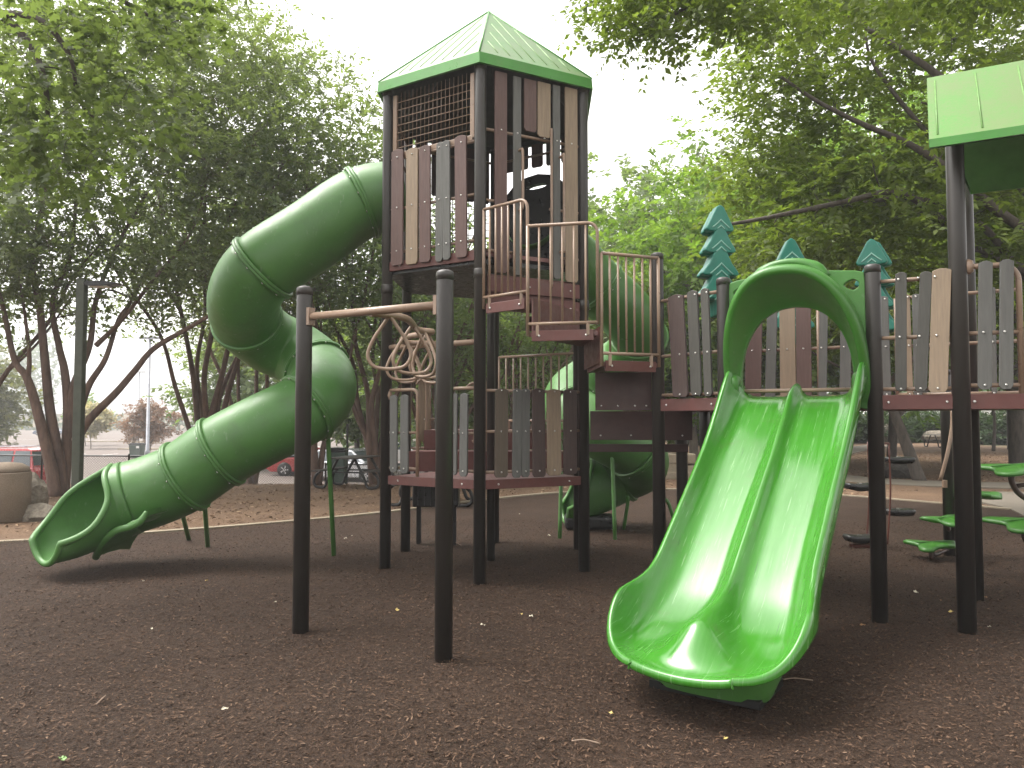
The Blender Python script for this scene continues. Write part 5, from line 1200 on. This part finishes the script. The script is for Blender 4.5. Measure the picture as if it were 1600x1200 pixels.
# concrete litter bin at the left edge
q = W(6, 800, 12.9); t = thing('litter_bin', 'round exposed-aggregate concrete litter bin cut by the left edge', 'litter bin', (q.x, 12.9, 0))
mb = MB(); mb.lathe((q.x, 12.9, 0), [(.36, 0), (.385, .03), (.385, .80), (.375, .82)], 32); mb.build('bin_body', 'aggregate', t)
mb = MB(); mb.lathe((q.x, 12.9, .82), [(.36, 0), (.37, .02), (.34, .08), (.24, .14), (.1, .16)], 32); mb.build('lid', 'aggregate', t)
def boulder(name, label, c, s, sd, mat='stone', grp=None):
    rng = seed(sd); bm = bmesh.new(); bmesh.ops.create_icosphere(bm, subdivisions=3, radius=1)
    pl_ = [Vector(rng.normal(0, 1, 3)).normalized() for _ in range(9)]
    for v in bm.verts:
        k = 1.0
        for n in pl_: d = v.co.normalized().dot(n); k = min(k, .78/max(d, .01) if d > .78 else k)
        w = 1+.06*math.sin(v.co.x*7+sd)*math.cos(v.co.y*6)+.03*math.sin(v.co.z*13+sd); v.co = Vector((v.co.x*s[0], v.co.y*s[1], v.co.z*s[2]))*k*w
    me = bpy.data.meshes.new(name); bm.to_mesh(me); bm.free(); me.materials.append(MATS[mat]); o = link(name, me); o.location = c; tag(o, label, 'boulder', grp); return o
q = W(54, 790, 13.6); boulder('boulder', 'pointed grey-brown boulder beside the concrete litter bin', (q.x, 13.6, .28), (.22, .22, .50), 1)
q = W(52, 806, 12.9); boulder('boulder', 'low flat boulder in front of the pointed one by the slide mouth', (q.x+.05, 13.0, .08), (.34, .25, .22), 2)
q = G(1421, 748); boulder('boulder', 'large dark boulder under the leaning tree trunk at right', (q.x, q.y+.4, .16), (.66, .5, .36), 3, 'stone_dark')
for (u, v, w, h, sd, lab) in ((1392, 692, .55, 1.05, 4, 'upright pale boulder left of the leaning trunk'), (1462, 692, .75, .6, 5, 'grey boulder behind the far picnic table'), (1555, 692, 1.05, .75, 6, 'pale sloping boulder near the thick trunk at right')):
    q = G(u, v); boulder('boulder', lab, (q.x, q.y, h*.55), (w*1.3, .8, h), sd)
# tan stone blocks behind the rear tube slide
sw = thing('stone_block_wall', 'rough tan stone blocks stacked behind the stair posts', 'stone wall', (W(1062, 745, 22).x, 22, 0))
rg = seed(90)
for (u0, u1, v0, v1) in ((1034, 1086, 741, 754), (1036, 1062, 722, 741), (1062, 1086, 726, 741), (1040, 1084, 708, 724), (1046, 1070, 700, 709)):
    a = W(u0, v1, 22); b_2 = W(u1, v0, 22); bm = MB(); c = (a+b_2)/2; sx, sz = abs(b_2.x-a.x)-.02, abs(b_2.z-a.z)-.015
    vs = []
    bm.box((c.x, 22+rg.uniform(-.05, .05), max(c.z, sz/2)), (sx, .6, sz)); bm.build('stone', 'curb', sw, bevel=.035)
# pavilion roof edge far right
pv = thing('pavilion', 'low pavilion with a pale metal roof edge behind the trees at right', 'pavilion', (31, 62, 0))
mb = MB(); zr0 = W(1480, 651, 62).z; mb.prism([(-6.5, 0), (6.5, 0), (6.5, .16), (-6.5, .16)], (W(1478, 651, 62).x, 62, zr0+.01), (1,0,0), UP, (0, 9, 0)); mb.prism([(-6.7, .17), (6.7, .17), (6.2, .75), (-6.2, .75)], (W(1478, 651, 62).x, 61.8, zr0), (1,0,0), UP, (0, 9.4, 0)); mb.build('roof', 'white_paint', pv)
for dx in (-5.5, -1.8, 1.8, 5.5):
    mb = MB(); mb.box((W(1478, 651, 62).x+dx, 62.4, zr0/2), (.2, .2, zr0)); mb.build('column', 'black_steel', pv)
# picnic tables
def picnic(label, c, rz, L=1.85, grp='picnic tables'):
    c = Vector(c); t = thing('picnic_table', label, 'picnic table', c, grp); M = Matrix.Rotation(rz, 3, 'Z')
    def bx(nm, x, y, z, sx, sy, sz, mat):
        mb = MB(); mb.box(c+M @ Vector((x, y, z)), (sx, sy, sz), M); return mb.build(nm, mat, t, bevel=.006)
    for k in range(4): bx('tabletop_plank', 0, -.285+.19*k, .75, L, .18, .035, 'table_top')
    for s in (-1, 1):
        for k in (0, 1): bx('seat_plank', 0, s*(.62+.13*k), .44, L, .12, .035, 'table_top')
    for x in (-L*.32, L*.32):
        for s in (-1, 1):
            q = [(s*.22, .73), (s*.42, .38), (s*.50, .20), (s*.56, .06), (s*.66, .025), (s*.80, .05), (s*.86, .15), (s*.82, .30), (s*.70, .42)]
            mb = MB(); mb.tube(catmull([c+M @ Vector((x, y, z)) for y, z in q], 4), .036, 8); mb.build('leg', 'black_steel', t)
        mb = MB(); mb.tube([c+M @ Vector((x, -.45, .40)), c+M @ Vector((x, .45, .40))], .02, 8); mb.build('crossbar', 'black_steel', t)
    return t
q = G(545, 762); picnic('dark picnic table on looped pipe legs left of the tower', (q.x+.12, 19.3, 0), R(76), 1.5)
q = G(620, 800); picnic('dark picnic table half hidden behind the tower\'s left post', (q.x+.55, 15.6, 0), R(84))
q = G(1446, 697); picnic('far picnic table beside the grey boulder at right', (q.x, q.y-2, 0), R(4), 2.0)
t = thing('sign_post', 'short dark sign post behind the picnic table', 'post', (W(545, 700, 24).x, 24, 0)); q = W(543, 665, 24.8); mb = MB(); mb.box((q.x, 24.8, q.z/2-.3), (.05, .05, q.z+.6)); mb.build('pole', 'black_steel', t)
mb = MB(); mb.box((q.x, 24.78, q.z-.15), (.07, .03, .42)); mb.build('sign_plate', 'black_steel', t)
# round bench/platform far right path
# cars
def car(label, c, rz, paint, L=4.6, Wd=1.82, H=1.46, suv=False, rim5=True):
    c = Vector(c); t = thing('parked_car', label, 'car', c, 'parked cars'); M = Matrix.Rotation(rz, 3, 'Z'); T = lambda x, y, z: c+M @ Vector((x, y, z))
    hb = .93 if not suv else 1.05
    if suv: side = [(-.5, .36), (-.505, .62), (-.495, .90), (-.478, hb), (.20, hb), (.46, hb-.10), (.495, .78), (.50, .42), (.48, .28), (-.47, .28)]
    else: side = [(-.5, .36), (-.505, .60), (-.49, .86), (-.43, hb), (.20, hb-.01), (.43, .80), (.49, .66), (.50, .40), (.48, .22), (-.47, .22)]
    prof = [(x*L, z) for x, z in side]
    # body as lofted cross-sections with tumblehome
    rows = []
    for (f, ins, dz) in ((-.5, .10, .03), (-.485, .03, .0), (-.46, 0, 0), (.46, 0, 0), (.485, .03, .0), (.5, .10, .03)):
        rows.append([T(x*(1-ins*.35), f*Wd, z-(dz if z > .6 else -dz)) for x, z in prof])
    mb = MB(); mb.grid(rows, False, True); n = len(prof); o = len(mb.v); mb.f.append(tuple(range(n))); mb.f.append(tuple(reversed(range(o-n, o)))); mb.sm += [False]*2
    body = mb.build('body', paint, t, bevel=.035)
    cab = [(-.475, hb), (-.43, H-.06), (-.38, H), (.10, H), (.17, H-.05), (.30, hb)] if suv else [(-.42, hb), (-.27, H-.05), (-.2, H), (.06, H), (.13, H-.05), (.30, hb-.02)]
    def loop(y, s, zs=1): return [T(x*L*(1 if z <= hb else s), y, z) for x, z in cab]
    rows = [loop(-.47*Wd, 1)]
    mb = MB(); a = [T(x*L, -.5*Wd*(.97-.30*(z-hb)), z) for x, z in cab]; b = [T(x*L, .5*Wd*(.97-.30*(z-hb)), z) for x, z in cab]; n = len(cab)
    mb.add(a+b, [tuple(range(n)), tuple(reversed(range(n, 2*n)))]+[(i, i+1, n+i+1, n+i) for i in range(n-1)]); mb.build('cabin', paint, t, bevel=.03)
    def win(x0, x1, x2, x3, nm='side_window'):
        z0, z1 = hb+.03, H-.10
        for s in (-1, 1):
            y = lambda z: s*(.5*Wd*(.97-.30*(z-hb))+.006)
            mb = MB(); q = [T(x0*L, y(z0), z0), T(x1*L, y(z0), z0), T(x2*L, y(z1), z1), T(x3*L, y(z1), z1)]; nn = M @ Vector((0, s*.012, 0)); mb.add(q+[p+nn for p in q], [(0,1,2,3), (4,5,6,7), (0,1,5,4), (1,2,6,5), (2,3,7,6), (3,0,4,7)]); mb.build(nm, 'car_glass', t)
    if suv: win(-.45, -.29, -.29, -.42); win(-.27, -.07, -.07, -.27); win(-.05, .24, .13, -.05)
    else: win(-.37, -.30, -.28, -.30); win(-.285, -.08, -.08, -.265); win(-.06, .24, .12, -.06)
    for nm, (xa, za), (xb, zb2), sg in (('rear_window', cab[0], cab[1], -1), ('windscreen', cab[-1], cab[-2], 1)):
        wb, wt = .44*Wd, .40*Wd; p0 = Vector((xa*L, 0, za)); p1 = Vector((xb*L, 0, zb2)); d = p1-p0; nn = Vector((sg*abs(d.z), 0, abs(d.x))).normalized()*.012
        q0, q1 = p0+d*.12, p0+d*.9; q = [q0+Vector((0, -wb, 0)), q0+Vector((0, wb, 0)), q1+Vector((0, wt, 0)), q1+Vector((0, -wt, 0))]
        mb = MB(); mb.add([c+M @ (p+nn*.3) for p in q]+[c+M @ (p+nn) for p in q], [(0,1,2,3), (4,5,6,7), (0,1,5,4), (1,2,6,5), (2,3,7,6), (3,0,4,7)]); mb.build(nm, 'car_glass', t)
    r = .38 if suv else .325
    for fx in (-.30, .31):
        for s in (-1, 1):
            y0 = s*(Wd*.5-.2); mb = MB(); MY = M @ Matrix.Rotation(-s*math.pi/2, 3, 'X')
            mb.lathe(T(fx*L, y0, r), [(r*.6, 0), (r*.96, .01), (r, .04), (r, .17), (r*.95, .205), (r*.68, .212)], 28, M=MY); w = mb.build('wheel', 'tyre', t)
            mb = MB(); mb.lathe(T(fx*L, y0, r), [(r*.2, .19), (r*.60, .196), (r*.66, .214), (r*.67, .20)], 28, M=MY); 
            for k in range(5):
                a = 2*math.pi*k/5; e = Vector((math.cos(a), math.sin(a), 0)); e2 = Vector((-e.y, e.x, 0))
                mb.box(T(fx*L, y0, r)+MY @ (e*r*.36+Vector((0, 0, .208))), (r*.56, r*.17, .02), MY @ Matrix.Rotation(a, 3, 'Z'))
            mb.build('rim', 'rim', w)
            mb = MB(); mb.lathe(T(fx*L, y0-s*.02, r+.01), [(r*.5, .205), (r*1.14, .206), (r*1.14, .222), (r*.5, .221)], 28, M=MY); mb.build('wheel_arch', 'dark_plastic', t)
    for s in (-1, 1):
        mb = MB(); mb.box(T(-.497*L, s*Wd*.40, .76), (.06, .26, .20) if not suv else (.07, .16, .34), M); mb.build('taillight', 'lamp_red', t, bevel=.01)
        mb = MB(); mb.box(T(.485*L, s*Wd*.37, .66), (.10, .36, .13), M); mb.build('headlight', 'lamp_clear', t, bevel=.02)
        mb = MB(); mb.box(T(.16*L, s*(Wd*.5+.09), hb+.06), (.12, .18, .12), M); mb.build('mirror', paint, t, bevel=.02)
    mb = MB(); mb.box(T(-.5*L, 0, .43), (.10, Wd*.94, .18), M); mb.box(T(.5*L, 0, .40), (.10, Wd*.94, .2), M); mb.build('bumper', paint, t, bevel=.03)
    if suv:
        for s in (-1, 1):
            mb = MB(); mb.tube([T(-.36*L, s*.58, H+.01), T(-.34*L, s*.58, H+.06), T(.06*L, s*.58, H+.06), T(.09*L, s*.58, H+.01)], .018, 6); mb.build('roof_rail', 'grey_steel', t)
        for k in (-.3, 0): 
            mb = MB(); mb.tube([T(k*L, -.58, H+.07), T(k*L, .58, H+.07)], .016, 6); mb.build('roof_rail', 'grey_steel', t)
    return t
car('red sport utility vehicle with roof rails behind the concrete litter bin', (-20.3, 30.5, -1.2), R(172), 'car_red', 4.7, 1.85, 1.78, True)
q = W(452, 742, 39.5); car('red sedan with silver alloy wheels beyond the fence, left of the front post', (q.x+1.15, 40.2, -1.2), R(0), 'car_red', 4.5, 1.8, 1.46)
q = W(530, 700, 37); car('silver car parked behind the green bin and picnic table', (q.x+.6, 36.5, -1.2), R(-20), 'car_silver', 4.6, 1.8, 1.5)
q = W(610, 700, 46); car('white car showing its hood right of the silver one', (q.x-.6, 50, -1.2), R(10), 'car_white', 4.6, 1.8, 1.46)
q = W(76, 672, 140); car('dark blue sedan alone far across the parking lot', (q.x, 140, -1.2), R(178), 'car_blue', 4.8, 1.82, 1.5)
q = W(285, 695, 66); car('white and orange van half hidden behind the lower tube slide', (q.x+1.8, 66, -1.2), R(180), 'car_orange', 4.9, 1.9, 1.8, True)
# fallen leaves and twigs
rg = seed(99); GRP = 'fallen leaves on the mulch'
kinds = []
for mat, sh in (('leaf_yellow', 0), ('leaf_pale', 1), ('leaf_brown', 2), ('leaf_green', 3)):
    mb = MB(); n = 12; L = .05
    out = [(0, -.5), (.18, -.3), (.3, 0), (.2, .3), (0, .55), (-.2, .3), (-.3, 0), (-.18, -.3)] if sh < 3 else [(0, -.5), (.30, -.45), (.5, -.1), (.25, -.02), (.42, .35), (.14, .25), (0, .6), (-.14, .25), (-.42, .35), (-.25, -.02), (-.5, -.1), (-.3, -.45)]
    mb.add([(0, 0, .012)]+[(x*L, y*L, .004+.02*abs(x)+(.012 if k % 3 == 0 else 0)) for k, (x, y) in enumerate(out)], [(0, 1+k, 1+(k+1) % len(out)) for k in range(len(out))], False)
    o = mb.build('fallen_leaf', mat); kinds.append((o, mat)); o.hide_render = False
names = {'leaf_yellow': 'small yellow fallen leaf lying on the dark rubber mulch', 'leaf_pale': 'small pale dry leaf lying on the dark rubber mulch', 'leaf_brown': 'small brown fallen leaf lying on the dark rubber mulch', 'leaf_green': 'small green lobed leaf fallen on the dark rubber mulch'}
spots = [(1133, 1139, 0), (955, 1110, 0), (830, 964, 1), (224, 908, 1), (237, 983, 1), (351, 1112, 1), (97, 1190, 3), (430, 945, 1), (1486, 958, 0), (1470, 940, 2), (858, 840, 1), (812, 808, 1), (1347, 745, 1), (323, 910, 0), (1348, 985, 2), (620, 960, 0), (540, 845, 1), (550, 838, 1), (1540, 935, 2), (1430, 925, 1)]
for k in range(6):
    spots.append((rg.uniform(20, 1590), 800+380*rg.random()**1.5, int(rg.integers(0, 3))))
first = {}
for (u, v, k) in spots:
    p = G(u, v); o, m = kinds[k]
    if not inside_play(p.x, p.y): continue
    if k not in first: c = o; first[k] = 1
    else: c = o.copy(); COL.objects.link(c)
    c.location = (p.x, p.y, .018+relief(p.x, p.y)); c.rotation_euler = (rg.normal(0, .25), rg.normal(0, .25), rg.uniform(0, 6.3)); s = rg.uniform(.55, 1.15)*(1 if v < 1000 else .8); c.scale = (s, s, s)
    tag(c, names[m], 'fallen leaf', GRP + ', ' + m.split('_')[1])
def twig(u0, v0, u1, v1, lab):
    a, b = G(u0, v0, .02), G(u1, v1, .02); mb = MB(); mb.tube(catmull([a, a*.6+b*.4+Vector((.006, .01, .008)), b], 4), [.004, .0045, .004]*3, 6); o = mb.build('fallen_twig', 'twig'); tag(o, lab, 'twig', None)
twig(150, 1101, 165, 1087, 'short pale twig on the mulch at lower left'); twig(893, 1158, 938, 1162, 'thin twig on the mulch near the bottom centre'); twig(707, 847, 722, 853, 'small twig on the mulch behind the tallest front post'); twig(1222, 1062, 1270, 1063, 'twig poking out right of the slide lip')

# ------------------------------------------------------------------ humid summer air
m = bpy.data.materials.new('haze'); m.use_nodes = True; MATS['haze'] = m; nt = m.node_tree; nt.nodes.clear()
vp = nt.nodes.new('ShaderNodeVolumePrincipled'); vp.inputs['Density'].default_value = .0015; vp.inputs['Color'].default_value = (.95, .95, .96, 1); vp.inputs['Anisotropy'].default_value = .2
ou = nt.nodes.new('ShaderNodeOutputMaterial'); nt.links.new(vp.outputs[0], ou.inputs['Volume'])
mb = MB(); mb.box((0, 330, 19.5), (820, 780, 45)); mb.build('haze', 'haze', kind='stuff')
